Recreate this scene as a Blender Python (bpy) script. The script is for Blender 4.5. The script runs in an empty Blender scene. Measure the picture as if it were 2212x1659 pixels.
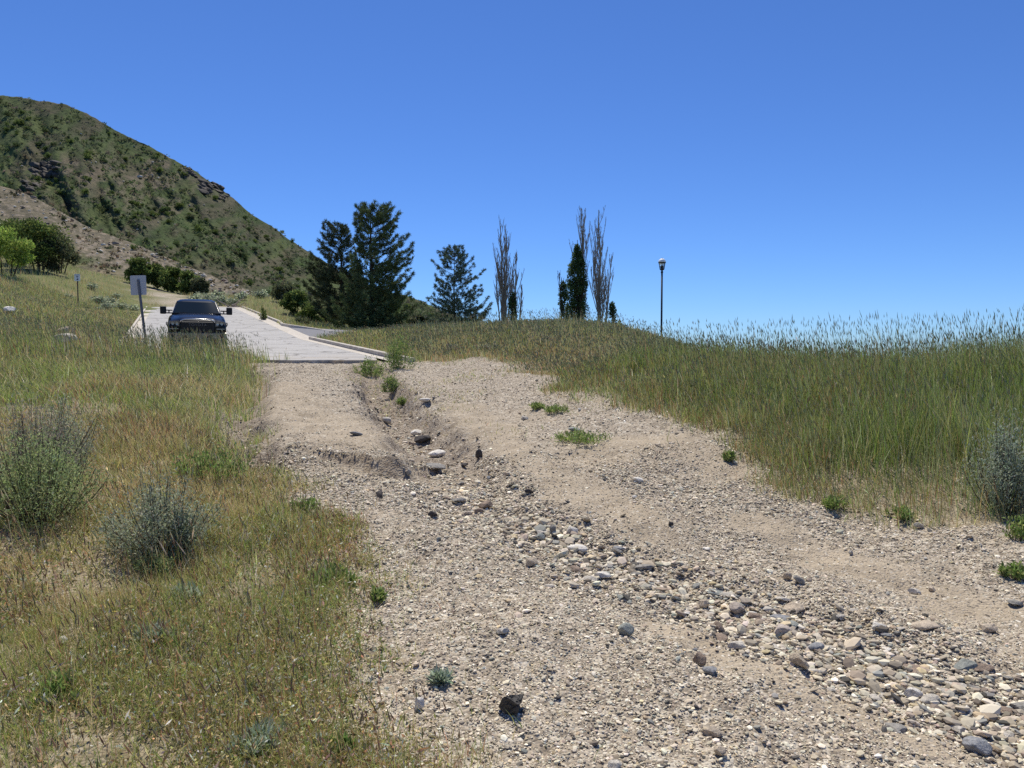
import bpy, bmesh, math, random
import numpy as np
from mathutils import Vector, Matrix
rng = np.random.default_rng(7)
random.seed(7)
C = bpy.context.scene
col = C.collection
R = math.radians
# ------------------------------------------------------------------ camera model (also used to survey the photograph)
EYE = 1.6; F = 1597.6; CU, CV = 1106.0, 829.5; HORIZON = 757.0
PITCH = math.atan((CV - HORIZON) / F)
cp, sp = math.cos(PITCH), math.sin(PITCH)
def ray(u, v):
    a = (u - CU) / F; b = (CV - v) / F
    y = cp + b * sp; z = -sp + b * cp
    return a / y, z / y                      # slope in x and z per metre of y
def at(u, v, Y):
    a, b = ray(u, v)
    return np.array([a * Y, Y, EYE + b * Y])
# ------------------------------------------------------------------ noise
def _h(ix, iy, s):
    n = (ix * 374761393 + iy * 668265263 + s * 1442695041) & 0xFFFFFFFF
    n = ((n ^ (n >> 13)) * 1274126177) & 0xFFFFFFFF
    n = n ^ (n >> 16)
    return (n & 0xFFFF) / 65535.0
def vnoise(x, y, s=0):
    x = np.asarray(x, float); y = np.asarray(y, float)
    ix = np.floor(x).astype(np.int64); iy = np.floor(y).astype(np.int64)
    fx = x - ix; fy = y - iy
    fx = fx * fx * fx * (fx * (fx * 6 - 15) + 10); fy = fy * fy * fy * (fy * (fy * 6 - 15) + 10)
    a = _h(ix, iy, s); b = _h(ix + 1, iy, s); c = _h(ix, iy + 1, s); d = _h(ix + 1, iy + 1, s)
    return (a + (b - a) * fx) * (1 - fy) + (c + (d - c) * fx) * fy
def fbm(x, y, s=0, o=4, g=.5):
    t = 0; a = 1; n = 0
    for i in range(o):
        t = t + a * vnoise(x * 2 ** i + i * 17.3, y * 2 ** i - i * 9.1, s + i); n += a; a *= g
    return t / n                              # 0..1
def sstep(a, b, x):
    t = np.clip((x - a) / (b - a), 0, 1); return t * t * (3 - 2 * t)
# ------------------------------------------------------------------ terrain surveyed from the photograph
ctl = []
ZT = ([-6, 0, 2.5, 4, 6, 8, 11.5, 16, 22.5], [-.25, 0, .03, .09, .2, .31, .53, .81, 1.2])
XT = ([-6, 0, 2.5, 4, 6, 8, 11.5, 16, 22.5], [0, 0, .6, .5, .3, 0, -.6, -1.5, -3.5])
for Y in (-5, 0, 2.5, 4, 6, 8, 11.5, 16, 21.5):
    ctl.append((np.interp(Y, *XT), Y, np.interp(Y, *ZT)))
ctl += [(-3, 0, .12), (-3, 4, .3), (-3.2, 6, .42), (-5, 8, .62), (-8, 3, .7), (4, 2, -.1), (7, 3, -.05), (4, 5, .15), (5.5, 6.5, .35), (-3, 11, .62), (-6.5, 12, .95), (10, 6, .5)]
for p in [(0, 800, 16), (140, 752, 22), (350, 800, 17), (460, 790, 20), (0, 700, 32), (0, 655, 40), (10, 602, 58), (60, 590, 72), (128, 588, 77), (168, 664, 60), (110, 672, 46), (168, 692, 45), (100, 636, 60), (180, 610, 80), (-120, 640, 42), (-80, 585, 70), (250, 705, 42), (318, 752, 28.5), (300, 690, 55), (300, 655, 85), (360, 628, 105), (200, 590, 105), (450, 640, 105),
          (560, 640, 100), (620, 672, 80), (650, 700, 60), (1650, 1030, 7.2), (1900, 1110, 6.2), (2031, 845, 9.5), (2400, 845, 9.0), (1750, 850, 10.5), (1425, 806, 15), (1200, 717, 33), (1000, 725, 36), (870, 748, 32), (1340, 732, 32),
          (1200, 800, 19), (1100, 777, 22), (1430, 752, 45), (1500, 835, 19), (2031, 900, 14), (2300, 930, 14), (1500, 800, 30), (1800, 900, 40), (1700, 900, 70), (1250, 722, 68), (805, 722, 52), (985, 712, 62), (1430, 790, 80),
          (1000, 740, 110), (700, 705, 75), (-300, 640, 40), (-300, 520, 80), (0, 560, 90)]:
    ctl.append(tuple(at(*p)))
RY = [20, 22, 23, 26, 38.6, 77, 82, 90]; RZ = [1.09, 1.2, 1.27, 1.44, 2.18, 6.0, 6.45, 7.1]
def xroad(Y): return -9.35 - .463 * (Y - 26)
def zroad(Y): return np.interp(Y, RY, RZ)
for Y in (26, 38.6, 55, 77):
    for o in (-4.6, 0, 4.6): ctl.append((xroad(Y) + o, Y, float(zroad(Y))))
ctl = np.array(ctl)
def warp(X, Y):
    Yc = np.maximum(Y, -4.0); return np.stack([X / (Yc + 7.0) * 1.6, np.log(Yc + 7.0)], -1)
def _tps(r2): return .5 * r2 * np.log(r2 + 1e-12)
_W = warp(ctl[:, 0], ctl[:, 1]); _n = len(ctl)
_A = np.zeros((_n + 3, _n + 3)); _A[:_n, :_n] = _tps(((_W[:, None] - _W[None]) ** 2).sum(-1)) + np.eye(_n) * 2e-4
_A[:_n, _n] = 1; _A[:_n, _n + 1:] = _W; _A[_n, :_n] = 1; _A[_n + 1:, :_n] = _W.T
_c = np.linalg.solve(_A, np.concatenate([ctl[:, 2], np.zeros(3)]))
def hbase(X, Y):
    X = np.asarray(X, float); Y = np.asarray(Y, float); sh = X.shape
    X = X.ravel(); Y = Y.ravel(); out = np.empty(len(X))
    for i in range(0, len(X), 40000):
        w = warp(X[i:i + 40000], Y[i:i + 40000])
        w[:, 0] = np.clip(w[:, 0], -2.2, 2.2); w[:, 1] = np.minimum(w[:, 1], 4.85)
        out[i:i + 40000] = _tps(((w[:, None] - _W[None]) ** 2).sum(-1)) @ _c[:_n] + _c[_n] + w @ _c[_n + 1:]
    return out.reshape(sh)
def hit(u, v, hf=None, ymin=1.5, ymax=140):
    """ground point seen at pixel (u, v)"""
    a, b = ray(u, v); ys = np.exp(np.linspace(math.log(ymin), math.log(ymax), 900))
    z = (hf or hbase)(a * ys, ys); g = EYE + b * ys - z
    k = np.where(g < 0)[0]
    k = k[0] if len(k) else len(ys) - 1
    y = ys[k]; return np.array([a * y, y, float(z[k])])
def poly(px, hf=None): return np.array([hit(u, v, hf) for u, v in px])
def pdist(X, Y, P):
    """distance to a polyline, signed offset (+ = to the right walking along it), fraction along"""
    best = np.full(np.shape(X), 1e9); side = np.zeros(np.shape(X)); fr = np.zeros(np.shape(X)); n = len(P) - 1
    for i in range(n):
        ax, ay = P[i][:2]; bx, by = P[i + 1][:2]; dx, dy = bx - ax, by - ay; L = dx * dx + dy * dy + 1e-9
        t = np.clip(((X - ax) * dx + (Y - ay) * dy) / L, 0, 1)
        d = np.hypot(X - ax - t * dx, Y - ay - t * dy); m = d < best
        best = np.where(m, d, best); side = np.where(m, np.sign((X - ax) * -dy + (Y - ay) * dx) * -1, side); fr = np.where(m, (i + t) / n, fr)
    return best, side, fr
GULLY = poly([(795, 796), (825, 850), (865, 900), (915, 950), (960, 1010), (1005, 1065), (1090, 1110), (1200, 1165), (1350, 1230), (1560, 1315), (1750, 1395), (1950, 1480), (2150, 1570), (2400, 1680)])
STEP = poly([(520, 925), (560, 955), (640, 978), (750, 1012), (820, 1035), (890, 1040)])
SIDEG = poly([(560, 800), (530, 850), (522, 900), (520, 960), (560, 1000)])
EDGE_L = poly([(540, 785), (525, 850), (512, 900), (508, 950), (535, 1000), (620, 1060), (700, 1115), (735, 1200), (800, 1310), (870, 1450), (930, 1659)])
EDGE_R = poly([(1010, 770), (1130, 785), (1260, 850), (1400, 903), (1540, 960), (1640, 1030), (1700, 1065), (1800, 1110), (2000, 1150), (2212, 1150), (2500, 1150)])
HOLES = [(hit(622, 800)[:2], .26, .28), (hit(590, 790)[:2], .22, .2), (hit(640, 795)[:2], .2, .14)]
PATH2 = np.array([at(300, 622, 112), at(345, 627, 103), at(372, 637, 94), at(400, 650, 86), at(440, 664, 79)])
def edge_x(E, Y):
    o = np.argsort(E[:, 1]); return np.interp(Y, E[o, 1], E[o, 0])
def xr_edge(Y):
    y = EDGE_R[:, 1]; o = np.argsort(y)
    x = np.interp(Y, y[o], EDGE_R[o, 0])
    ym = y.min(); return np.where(Y < ym + .05, EDGE_R[o[0], 0] + 3 + (ym - Y) * 2, x)
def track(X, Y):
    """1 on the gravel track, 0 in the vegetation"""
    w = .35 + .035 * np.abs(Y)
    n = (fbm(X * 1.3, Y * 1.3, 3) - .5) * 2.2 * w
    a = sstep(-w * .6, w * .6, X - edge_x(EDGE_L, Y) + n)
    b = sstep(-w * .6, w * .6, xr_edge(Y) - X + n)
    far = 1 - sstep(22.3, 24.5, Y + (fbm(X, Y, 5) - .5) * 2)
    d, _, fr = pdist(X, Y, PATH2)
    return np.maximum(a * b * far, 1 - sstep(1.0 + fr * 1.3, 1.5 + fr * 1.6, d))
DIRT = [poly([(570, 830), (640, 880), (700, 925), (790, 980), (870, 1012)]), poly([(1450, 1350), (1600, 1430), (1800, 1530), (2050, 1640)]), poly([(1650, 1130), (1800, 1200), (1950, 1260), (2220, 1330)]),
        poly([(1200, 1010), (1400, 950), (1560, 1010)]), poly([(1000, 880), (1080, 960), (1230, 1060), (1400, 1150)])]
DW = [.95, .18, .32, .5, .42]
def dirt(X, Y):
    """packed tan earth without loose stones"""
    m = np.zeros(np.shape(X))
    for P, w in zip(DIRT, DW):
        d, _, _ = pdist(X, Y, P); m = np.maximum(m, 1 - sstep(w * .35, w * 1.15, d + (fbm(X * 2.3, Y * 2.3, 11) - .5) * w * 1.3))
    return np.maximum(m, sstep(.60, .74, fbm(X * 1.1, Y * .8, 21)) * .45)
def H(X, Y, fine=True):
    X = np.asarray(X, float); Y = np.asarray(Y, float)
    z = hbase(X, Y)
    near = 1 - sstep(24, 27, Y)
    d, s, fr = pdist(X, Y, GULLY)
    d = d + (fbm(X * 4.2, Y * 3.2, 37, 3) - .5) * .42 * near
    dep = np.interp(fr, [0, .08, .2, .33, .5, 1], [.10, .36, .30, .14, .07, .05]); wid = np.interp(fr, [0, .1, .3, .5, 1], [.34, .46, .5, .42, .5]) * (.75 + .5 * fbm(X * 1.8, Y * 1.8, 35, 3))
    z = z - near * dep * np.exp(-(d / wid) ** 3) + near * dep * .25 * np.exp(-((d - 1.9 * wid) / wid) ** 2)
    d, s, fr = pdist(X, Y, STEP)
    hump = np.interp(fr, [0, .3, .5, .7, .92, 1], [0, .08, .4, .8, .95, 0])
    dd = -d * s + (fbm(X * 5, Y * 5, 31) - .5) * .12
    z = z + near * hump * .20 * sstep(-.03, .035, dd) * (1 - sstep(.25, 2.2, dd))
    d, s, fr = pdist(X, Y, SIDEG)
    z = z - near * .36 * np.exp(-(d / .36) ** 3) * (.25 + 1.1 * fbm(X * 2.5, Y * 2.5, 8))
    for (hx, hy), hr_, hd in HOLES: z = z - hd * np.exp(-(np.hypot((X - hx) / 1.7, Y - hy) / hr_) ** 4)
    # road corridor
    o = X - xroad(Y); m = (1 - sstep(5.3, 7.5, np.abs(o))) * sstep(22.6, 23.3, Y) * (1 - sstep(79, 86, Y))
    z = z * (1 - m) + (zroad(Y) - .07) * m
    off = (1 - m)
    if fine:
        t = track(X, Y)
        z = z + off * near * ((fbm(X * 1.1, Y * 1.1, 41) - .5) * .16 + (fbm(X * 5, Y * 5, 43, 3) - .5) * (.05 + .03 * (1 - t)) + (fbm(X * 22, Y * 22, 47, 2) - .5) * .016)
        z = z + off * (1 - near) * (fbm(X * .15, Y * .15, 51) - .5) * .5
    # the bench falls away to the valley
    rr = np.hypot(X, Y - 20)
    drop = np.maximum(sstep(60, 500, rr) * sstep(-10, 60, X - (Y - 60) * .0), sstep(170, 600, rr))
    return z * (1 - drop) - 90 * drop
def hh(u, v): return hit(u, v, lambda x, y: H(x, y))
# ------------------------------------------------------------------ materials
def mat(name, base=None, rough=.8, spec=.3, metal=0.0, coat=0.0):
    m = bpy.data.materials.new(name); m.use_nodes = True; nt = m.node_tree; b = nt.nodes['Principled BSDF']
    b.inputs['Roughness'].default_value = rough; b.inputs['Specular IOR Level'].default_value = spec; b.inputs['Metallic'].default_value = metal
    b.inputs['Coat Weight'].default_value = coat
    if base: b.inputs['Base Color'].default_value = (*base, 1)
    return m, nt, b
def N(nt, t, **k):
    n = nt.nodes.new(t)
    for a, b in k.items():
        if a in n.inputs: n.inputs[a].default_value = b
        else: setattr(n, a, b)
    return n
def ramp(nt, src, stops, interp='LINEAR'):
    r = nt.nodes.new('ShaderNodeValToRGB'); r.color_ramp.interpolation = interp; e = r.color_ramp.elements
    while len(e) > 1: e.remove(e[-1])
    e[0].position = stops[0][0]; e[0].color = (*stops[0][1], 1)
    for p, c in stops[1:]:
        k = e.new(p); k.color = (*c, 1)
    nt.links.new(src, r.inputs[0]); return r.outputs[0]
def mix(nt, f, a, b, mode='MIX'):
    n = nt.nodes.new('ShaderNodeMix'); n.data_type = 'RGBA'; n.blend_type = mode
    for s, v in ((n.inputs['Factor'], f), (n.inputs['A'], a), (n.inputs['B'], b)):
        if hasattr(v, 'default_value') or hasattr(v, 'is_linked'): nt.links.new(v, s)
        elif isinstance(v, (int, float)): s.default_value = v
        else: s.default_value = (*v, 1)
    return n.outputs['Result']
def noise(nt, vec, scale, detail=4, rough=.55, dist=0.0):
    n = N(nt, 'ShaderNodeTexNoise', Scale=scale, Detail=detail, Roughness=rough, Distortion=dist)
    if vec is not None: nt.links.new(vec, n.inputs['Vector'])
    return n.outputs[0]
def veg_mat(name, transl=.35, rough=.7):
    """leaf material coloured by the mesh's own leaf colours, lets some light through"""
    m = bpy.data.materials.new(name); m.use_nodes = True; nt = m.node_tree; nt.nodes.clear()
    out = N(nt, 'ShaderNodeOutputMaterial'); a = N(nt, 'ShaderNodeAttribute', attribute_name='Col')
    d = N(nt, 'ShaderNodeBsdfDiffuse'); t = N(nt, 'ShaderNodeBsdfTranslucent'); ms = N(nt, 'ShaderNodeMixShader'); ms.inputs[0].default_value = transl
    nt.links.new(a.outputs['Color'], d.inputs[0]); nt.links.new(a.outputs['Color'], t.inputs[0])
    nt.links.new(d.outputs[0], ms.inputs[1]); nt.links.new(t.outputs[0], ms.inputs[2]); nt.links.new(ms.outputs[0], out.inputs[0])
    return m
M_LEAF = veg_mat('leaf', .38); M_GRASS = veg_mat('grass_blade', .42); M_NEEDLE = veg_mat('needle', .18)
def bark_mat(name, c1, c2):
    m, nt, b = mat(name, rough=.95, spec=.1); g = N(nt, 'ShaderNodeNewGeometry')
    n = noise(nt, g.outputs['Position'], 9, 5); nt.links.new(ramp(nt, n, [(.3, c1), (.7, c2)]), b.inputs['Base Color'])
    bp = N(nt, 'ShaderNodeBump', Strength=.6, Distance=.03); nt.links.new(n, bp.inputs['Height']); nt.links.new(bp.outputs[0], b.inputs['Normal']); return m
M_BARK = bark_mat('pine_bark', (.05, .035, .025), (.11, .075, .055)); M_DEAD = bark_mat('dead_wood', (.22, .18, .14), (.42, .36, .30)); M_TWIG = bark_mat('twig', (.07, .055, .045), (.16, .13, .10))
def rock_mat():
    m, nt, b = mat('stone', rough=.85, spec=.25); oi = N(nt, 'ShaderNodeObjectInfo'); tc = N(nt, 'ShaderNodeTexCoord')
    va = N(nt, 'ShaderNodeVectorMath', operation='ADD'); nt.links.new(tc.outputs['Object'], va.inputs[0]); nt.links.new(oi.outputs['Location'], va.inputs[1])
    n1 = noise(nt, va.outputs[0], 3, 6, .65, .4); n2 = noise(nt, va.outputs[0], 14, 3)
    c = mix(nt, 1.0, oi.outputs['Color'], ramp(nt, n1, [(.28, (.55, .53, .50)), (.5, (1, 1, 1)), (.72, (1.35, 1.3, 1.22))]), 'MULTIPLY')
    c = mix(nt, .5, c, ramp(nt, n2, [(.35, (.6, .58, .56)), (.6, (1.15, 1.15, 1.15))]), 'MULTIPLY')
    nt.links.new(c, b.inputs['Base Color'])
    bp = N(nt, 'ShaderNodeBump', Strength=.7, Distance=.02); nt.links.new(n1, bp.inputs['Height']); nt.links.new(bp.outputs[0], b.inputs['Normal']); return m
M_ROCK = rock_mat()
# ------------------------------------------------------------------ mesh building
def tag(o, label=None, cat=None, group=None, kind=None):
    if label: o['label'] = label
    if cat: o['category'] = cat
    if group: o['group'] = group
    if kind: o['kind'] = kind
    return o
def link(o, parent=None):
    col.objects.link(o)
    if parent is not None: o.parent = parent
    return o
def empty(name, loc, rz=0):
    o = bpy.data.objects.new(name, None); o.location = loc; o.rotation_euler = (0, 0, rz); o.empty_display_size = .2; return link(o)
def fast_mesh(name, V, faces, m=None, cols=None, smooth=False):
    """faces: list of int arrays (n, k)"""
    me = bpy.data.meshes.new(name); V = np.asarray(V, np.float32); faces = [np.asarray(f, np.int32) for f in faces if len(f)]
    nl = sum(f.size for f in faces); npoly = sum(len(f) for f in faces)
    me.vertices.add(len(V)); me.vertices.foreach_set('co', V.ravel()); me.loops.add(nl); me.polygons.add(npoly)
    me.loops.foreach_set('vertex_index', np.concatenate([f.ravel() for f in faces]))
    tot = np.concatenate([np.full(len(f), f.shape[1], np.int32) for f in faces]); st = np.concatenate([[0], np.cumsum(tot)[:-1]]).astype(np.int32)
    me.polygons.foreach_set('loop_start', st)
    if smooth: me.polygons.foreach_set('use_smooth', np.ones(npoly, bool))
    else: me.polygons.foreach_set('use_smooth', np.zeros(npoly, bool))
    me.update(calc_edges=True)
    if cols is not None:
        a = me.color_attributes.new('Col', 'FLOAT_COLOR', 'POINT'); c = np.ones((len(V), 4), np.float32); c[:, :3] = cols; a.data.foreach_set('color', c.ravel())
    if m: me.materials.append(m)
    return me
class MB:
    def __init__(s): s.V = []; s.F = {}; s.C = []; s.n = 0
    def add(s, V, F, c=(1, 1, 1)):
        V = np.asarray(V, float).reshape(-1, 3); s.V.append(V)
        cc = np.asarray(c, float); s.C.append(np.broadcast_to(cc, (len(V), 3)) if cc.ndim == 1 else cc)
        for f in F:
            f = np.asarray(f, int)
            if f.ndim == 1: f = f[None]
            s.F.setdefault(f.shape[1], []).append(f + s.n)
        s.n += len(V); return s
    def box(s, lo, hi, rot=None, org=(0, 0, 0)):
        x0, y0, z0 = lo; x1, y1, z1 = hi
        V = np.array([(x0, y0, z0), (x1, y0, z0), (x1, y1, z0), (x0, y1, z0), (x0, y0, z1), (x1, y0, z1), (x1, y1, z1), (x0, y1, z1)], float)
        if rot is not None: V = V @ np.array(rot).T + np.array(org)
        return s.add(V, [np.array([(0, 3, 2, 1), (4, 5, 6, 7), (0, 1, 5, 4), (1, 2, 6, 5), (2, 3, 7, 6), (3, 0, 4, 7)])])
    def tube(s, P, rad, k=6, c=(1, 1, 1), cap=True):
        P = np.asarray(P, float); n = len(P); rad = np.broadcast_to(rad, (n,)); T = np.gradient(P, axis=0); T /= np.linalg.norm(T, axis=1)[:, None] + 1e-9
        ref = np.array([0, 0, 1.0]) if abs(T[0][2]) < .9 else np.array([1.0, 0, 0])
        A = np.cross(T, ref); A /= np.linalg.norm(A, axis=1)[:, None] + 1e-9; B = np.cross(T, A)
        th = np.arange(k) * 2 * math.pi / k
        V = P[:, None] + rad[:, None, None] * (np.cos(th)[None, :, None] * A[:, None] + np.sin(th)[None, :, None] * B[:, None])
        i = np.arange(n - 1)[:, None] * k; j = np.arange(k)[None]; j2 = (j + 1) % k
        q = np.stack([i + j, i + j2, i + k + j2, i + k + j], -1).reshape(-1, 4); F = [q]
        if cap and k > 2: F += [np.arange(k)[::-1][None], (np.arange(k) + (n - 1) * k)[None]]
        return s.add(V.reshape(-1, 3), F, c)
    def lathe(s, prof, k=16, org=(0, 0, 0)):
        prof = np.array(prof, float); th = np.arange(k) * 2 * math.pi / k
        V = np.stack([prof[:, 0, None] * np.cos(th), prof[:, 0, None] * np.sin(th), np.repeat(prof[:, 1, None], k, 1)], -1) + np.array(org)
        n = len(prof); i = np.arange(n - 1)[:, None] * k; j = np.arange(k)[None]; j2 = (j + 1) % k
        return s.add(V.reshape(-1, 3), [np.stack([i + j, i + j2, i + k + j2, i + k + j], -1).reshape(-1, 4), np.arange(k)[::-1][None], (np.arange(k) + (n - 1) * k)[None]])
    def mesh(s, name, m, smooth=False): return fast_mesh(name, np.concatenate(s.V), [np.concatenate(s.F[k]) for k in s.F], m, np.concatenate(s.C), smooth)
    def build(s, name, m, parent=None, smooth=False): return link(bpy.data.objects.new(name, s.mesh(name, m, smooth)), parent)
def bevel(o, w=.01, seg=2):
    b = o.modifiers.new('edge', 'BEVEL'); b.width = w; b.segments = seg; b.limit_method = 'ANGLE'; return o
# blades: a strip of `seg` segments each, bent by `lean` towards its tip
def blades(P, h, w, lean, ang, cols, seg=2, droop=.0):
    n = len(P); t = np.linspace(0, 1, seg + 1); wd = np.stack([np.cos(ang), np.sin(ang), np.zeros(n)], -1)
    sh = t ** 1.7
    cen = P[:, None, :] + np.stack([lean[:, 0, None] * sh, lean[:, 1, None] * sh, h[:, None] * (t - droop * t ** 3)], -1)
    tw = (1 - t[:-1] ** 2 * .75)
    L = cen[:, :-1] - wd[:, None] * (w[:, None] * tw)[..., None] * .5; Rr = cen[:, :-1] + wd[:, None] * (w[:, None] * tw)[..., None] * .5
    V = np.concatenate([np.stack([L, Rr], 2).reshape(n, -1, 3), cen[:, -1:]], 1); m = 2 * seg + 1
    base = (np.arange(n) * m)[:, None]; F = []
    for i in range(seg - 1): F.append(base + np.array([[2 * i, 2 * i + 1, 2 * i + 3, 2 * i + 2]]))
    tri = base + np.array([[2 * seg - 2, 2 * seg - 1, 2 * seg]])
    return V.reshape(-1, 3), ([np.concatenate(F)] if F else []) + [tri], np.repeat(cols, m, 0), cen[:, -1], cen[:, -1] - cen[:, -2]
def spikes(P, D, length, rad, cols):
    """seed heads: slim four-sided spindles from P along D"""
    n = len(P); D = D / (np.linalg.norm(D, axis=1)[:, None] + 1e-9); A = np.cross(D, np.array([.3, 1, .2])); A /= np.linalg.norm(A, axis=1)[:, None] + 1e-9; B = np.cross(D, A)
    l = length[:, None]; r = rad[:, None]; mid = P + D * l * .4
    V = np.stack([P, mid + A * r, mid + B * r, mid - A * r, mid - B * r, P + D * l], 1)
    b = (np.arange(n) * 6)[:, None, None]
    F = b + np.array([(0, 2, 1), (0, 3, 2), (0, 4, 3), (0, 1, 4), (5, 1, 2), (5, 2, 3), (5, 3, 4), (5, 4, 1)])[None]
    return V.reshape(-1, 3), [F.reshape(-1, 3)], np.repeat(cols, 6, 0)
def leaves(P, D, length, width, cols):
    """small pointed leaves: rhombs from P along D"""
    n = len(P); D = D / (np.linalg.norm(D, axis=1)[:, None] + 1e-9); q = rng.normal(size=(n, 3)); A = np.cross(D, q); A /= np.linalg.norm(A, axis=1)[:, None] + 1e-9
    V = np.stack([P, P + D * (length * .45)[:, None] + A * (width * .5)[:, None], P + D * length[:, None], P + D * (length * .45)[:, None] - A * (width * .5)[:, None]], 1)
    return V.reshape(-1, 3), [(np.arange(n) * 4)[:, None] + np.arange(4)[None]], np.repeat(cols, 4, 0)
def rdir(n, up=0.0):
    d = rng.normal(size=(n, 3)); d[:, 2] += up; return d / np.linalg.norm(d, axis=1)[:, None]
def pal(n, table, key=None, jit=.16, hue=.05):
    """colours drawn from [(weight, rgb)...], weights may be arrays"""
    W = np.stack([np.broadcast_to(np.maximum(w, 1e-4), (n,)) for w, _ in table], 1).astype(float); W = np.cumsum(W / W.sum(1)[:, None], 1)
    k = (rng.random(n)[:, None] > W).sum(1); k = np.minimum(k, len(table) - 1)
    c = np.array([t[1] for t in table])[k]; return c * np.exp(rng.normal(0, jit, (n, 1))) * np.exp(rng.normal(0, hue, (n, 3)))
# ================================================================== the setting
def grow(a, b, f, smin):
    L = [a]
    while L[-1] < b: L.append(L[-1] + max(smin, f * abs(L[-1])))
    return np.array(L)
yl = np.concatenate([np.linspace(-6, 1.8, 24), grow(2, 27, .0085, .025), grow(27.5, 150, .025, .1), grow(156, 4200, .13, 1)])
xp = np.concatenate([np.arange(0, 5.5, .042), grow(5.55, 26, .022, .06), grow(27, 4200, .09, .6)])
xl = np.concatenate([-xp[:0:-1], xp])
GX, GY = np.meshgrid(xl, yl); GZ = H(GX, GY)
nx, ny = len(xl), len(yl)
i = np.arange(ny - 1)[:, None] * nx; j = np.arange(nx - 1)[None]
Q = np.stack([i + j, i + j + 1, i + nx + j + 1, i + nx + j], -1).reshape(-1, 4)
tr = track(GX, GY); di = dirt(GX, GY) * tr
gm, nt, b = mat('ground_soil', rough=.95, spec=.1)
g = N(nt, 'ShaderNodeNewGeometry'); P = g.outputs['Position']
za = N(nt, 'ShaderNodeAttribute', attribute_name='Col'); sep = N(nt, 'ShaderNodeSeparateColor'); nt.links.new(za.outputs['Color'], sep.inputs[0])
v1 = N(nt, 'ShaderNodeTexVoronoi', Scale=58, Randomness=1.0); v2 = N(nt, 'ShaderNodeTexVoronoi', Scale=23, Randomness=1.0)
for v in (v1, v2): nt.links.new(P, v.inputs['Vector'])
sc1 = N(nt, 'ShaderNodeSeparateColor'); nt.links.new(v1.outputs['Color'], sc1.inputs[0]); sc2 = N(nt, 'ShaderNodeSeparateColor'); nt.links.new(v2.outputs['Color'], sc2.inputs[0])
ST = [(0, (.07, .06, .052)), (.14, (.16, .135, .115)), (.3, (.27, .23, .185)), (.5, (.36, .31, .25)), (.7, (.45, .39, .32)), (.86, (.58, .53, .45)), (1, (.70, .66, .59))]
ST = [(p, (min(c[0] * 1.08, .75), c[1] * 1.06, c[2] * 1.0)) for p, c in ST]
cs = mix(nt, sc2.outputs[1], ramp(nt, sc1.outputs[0], ST), ramp(nt, sc2.outputs[0], ST))
soil = ramp(nt, noise(nt, P, 3.0, 8, .65), [(.3, (.30, .245, .175)), (.5, (.41, .34, .245)), (.7, (.51, .425, .31))])
speck = N(nt, 'ShaderNodeMath', operation='GREATER_THAN'); nt.links.new(sc1.outputs[1], speck.inputs[0]); speck.inputs[1].default_value = .80
dsoil = mix(nt, speck.outputs[0], soil, cs)
fine = mix(nt, .5, soil, cs)
trk = mix(nt, sep.outputs[1], mix(nt, .72, soil, cs), dsoil)
litter = ramp(nt, noise(nt, P, 2.2, 7, .7), [(.28, (.16, .135, .07)), (.45, (.24, .195, .11)), (.6, (.32, .26, .165)), (.75, (.28, .18, .12))])
litter = mix(nt, .3, litter, cs)
farg = ramp(nt, noise(nt, P, .35, 8, .65), [(.3, (.115, .14, .05)), (.45, (.15, .165, .065)), (.6, (.19, .18, .08)), (.76, (.26, .21, .13))])
veg = mix(nt, sep.outputs[2], litter, farg)
sa = N(nt, 'ShaderNodeAttribute', attribute_name='Subsoil'); trk = mix(nt, sa.outputs['Fac'], trk, mix(nt, .35, ramp(nt, noise(nt, P, 5, 6, .7), [(.3, (.15, .115, .085)), (.7, (.25, .195, .145))]), cs))  # darker brown earth, standing in for shade, mixed in by the mask
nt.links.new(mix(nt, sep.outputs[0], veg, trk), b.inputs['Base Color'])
hsum = N(nt, 'ShaderNodeMath', operation='ADD'); nt.links.new(v1.outputs['Distance'], hsum.inputs[0]); nt.links.new(noise(nt, P, 30, 5), hsum.inputs[1])
bp = N(nt, 'ShaderNodeBump', Strength=.8, Distance=.012); bp.invert = True; nt.links.new(hsum.outputs[0], bp.inputs['Height']); nt.links.new(bp.outputs[0], b.inputs['Normal'])
zc = np.stack([tr, di, sstep(22, 40, GY)], -1).reshape(-1, 3)
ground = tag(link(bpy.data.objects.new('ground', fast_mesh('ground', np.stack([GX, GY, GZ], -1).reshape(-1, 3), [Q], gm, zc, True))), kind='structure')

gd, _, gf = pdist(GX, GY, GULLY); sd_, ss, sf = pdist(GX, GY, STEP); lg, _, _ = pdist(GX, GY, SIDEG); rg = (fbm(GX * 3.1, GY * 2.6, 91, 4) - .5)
earth_shade = (1 - sstep(.35, .75, gd + rg * .5)) * (1 - sstep(.24, .40, gf)) * .8; earth_shade = np.maximum(earth_shade, (1 - sstep(.05, .14, np.abs(sd_ - .0) + rg * .1)) * sstep(.35, .6, sf) * .9); earth_shade = np.maximum(earth_shade, (1 - sstep(.25, .5, lg + rg * .5)) * .8) * (GY < 24)  # brown earth tone with shade painted in along gully, step and side rut
at_ = ground.data.attributes.new('Subsoil', 'FLOAT', 'POINT'); at_.data.foreach_set('value', earth_shade.ravel().astype(np.float32))
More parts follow.
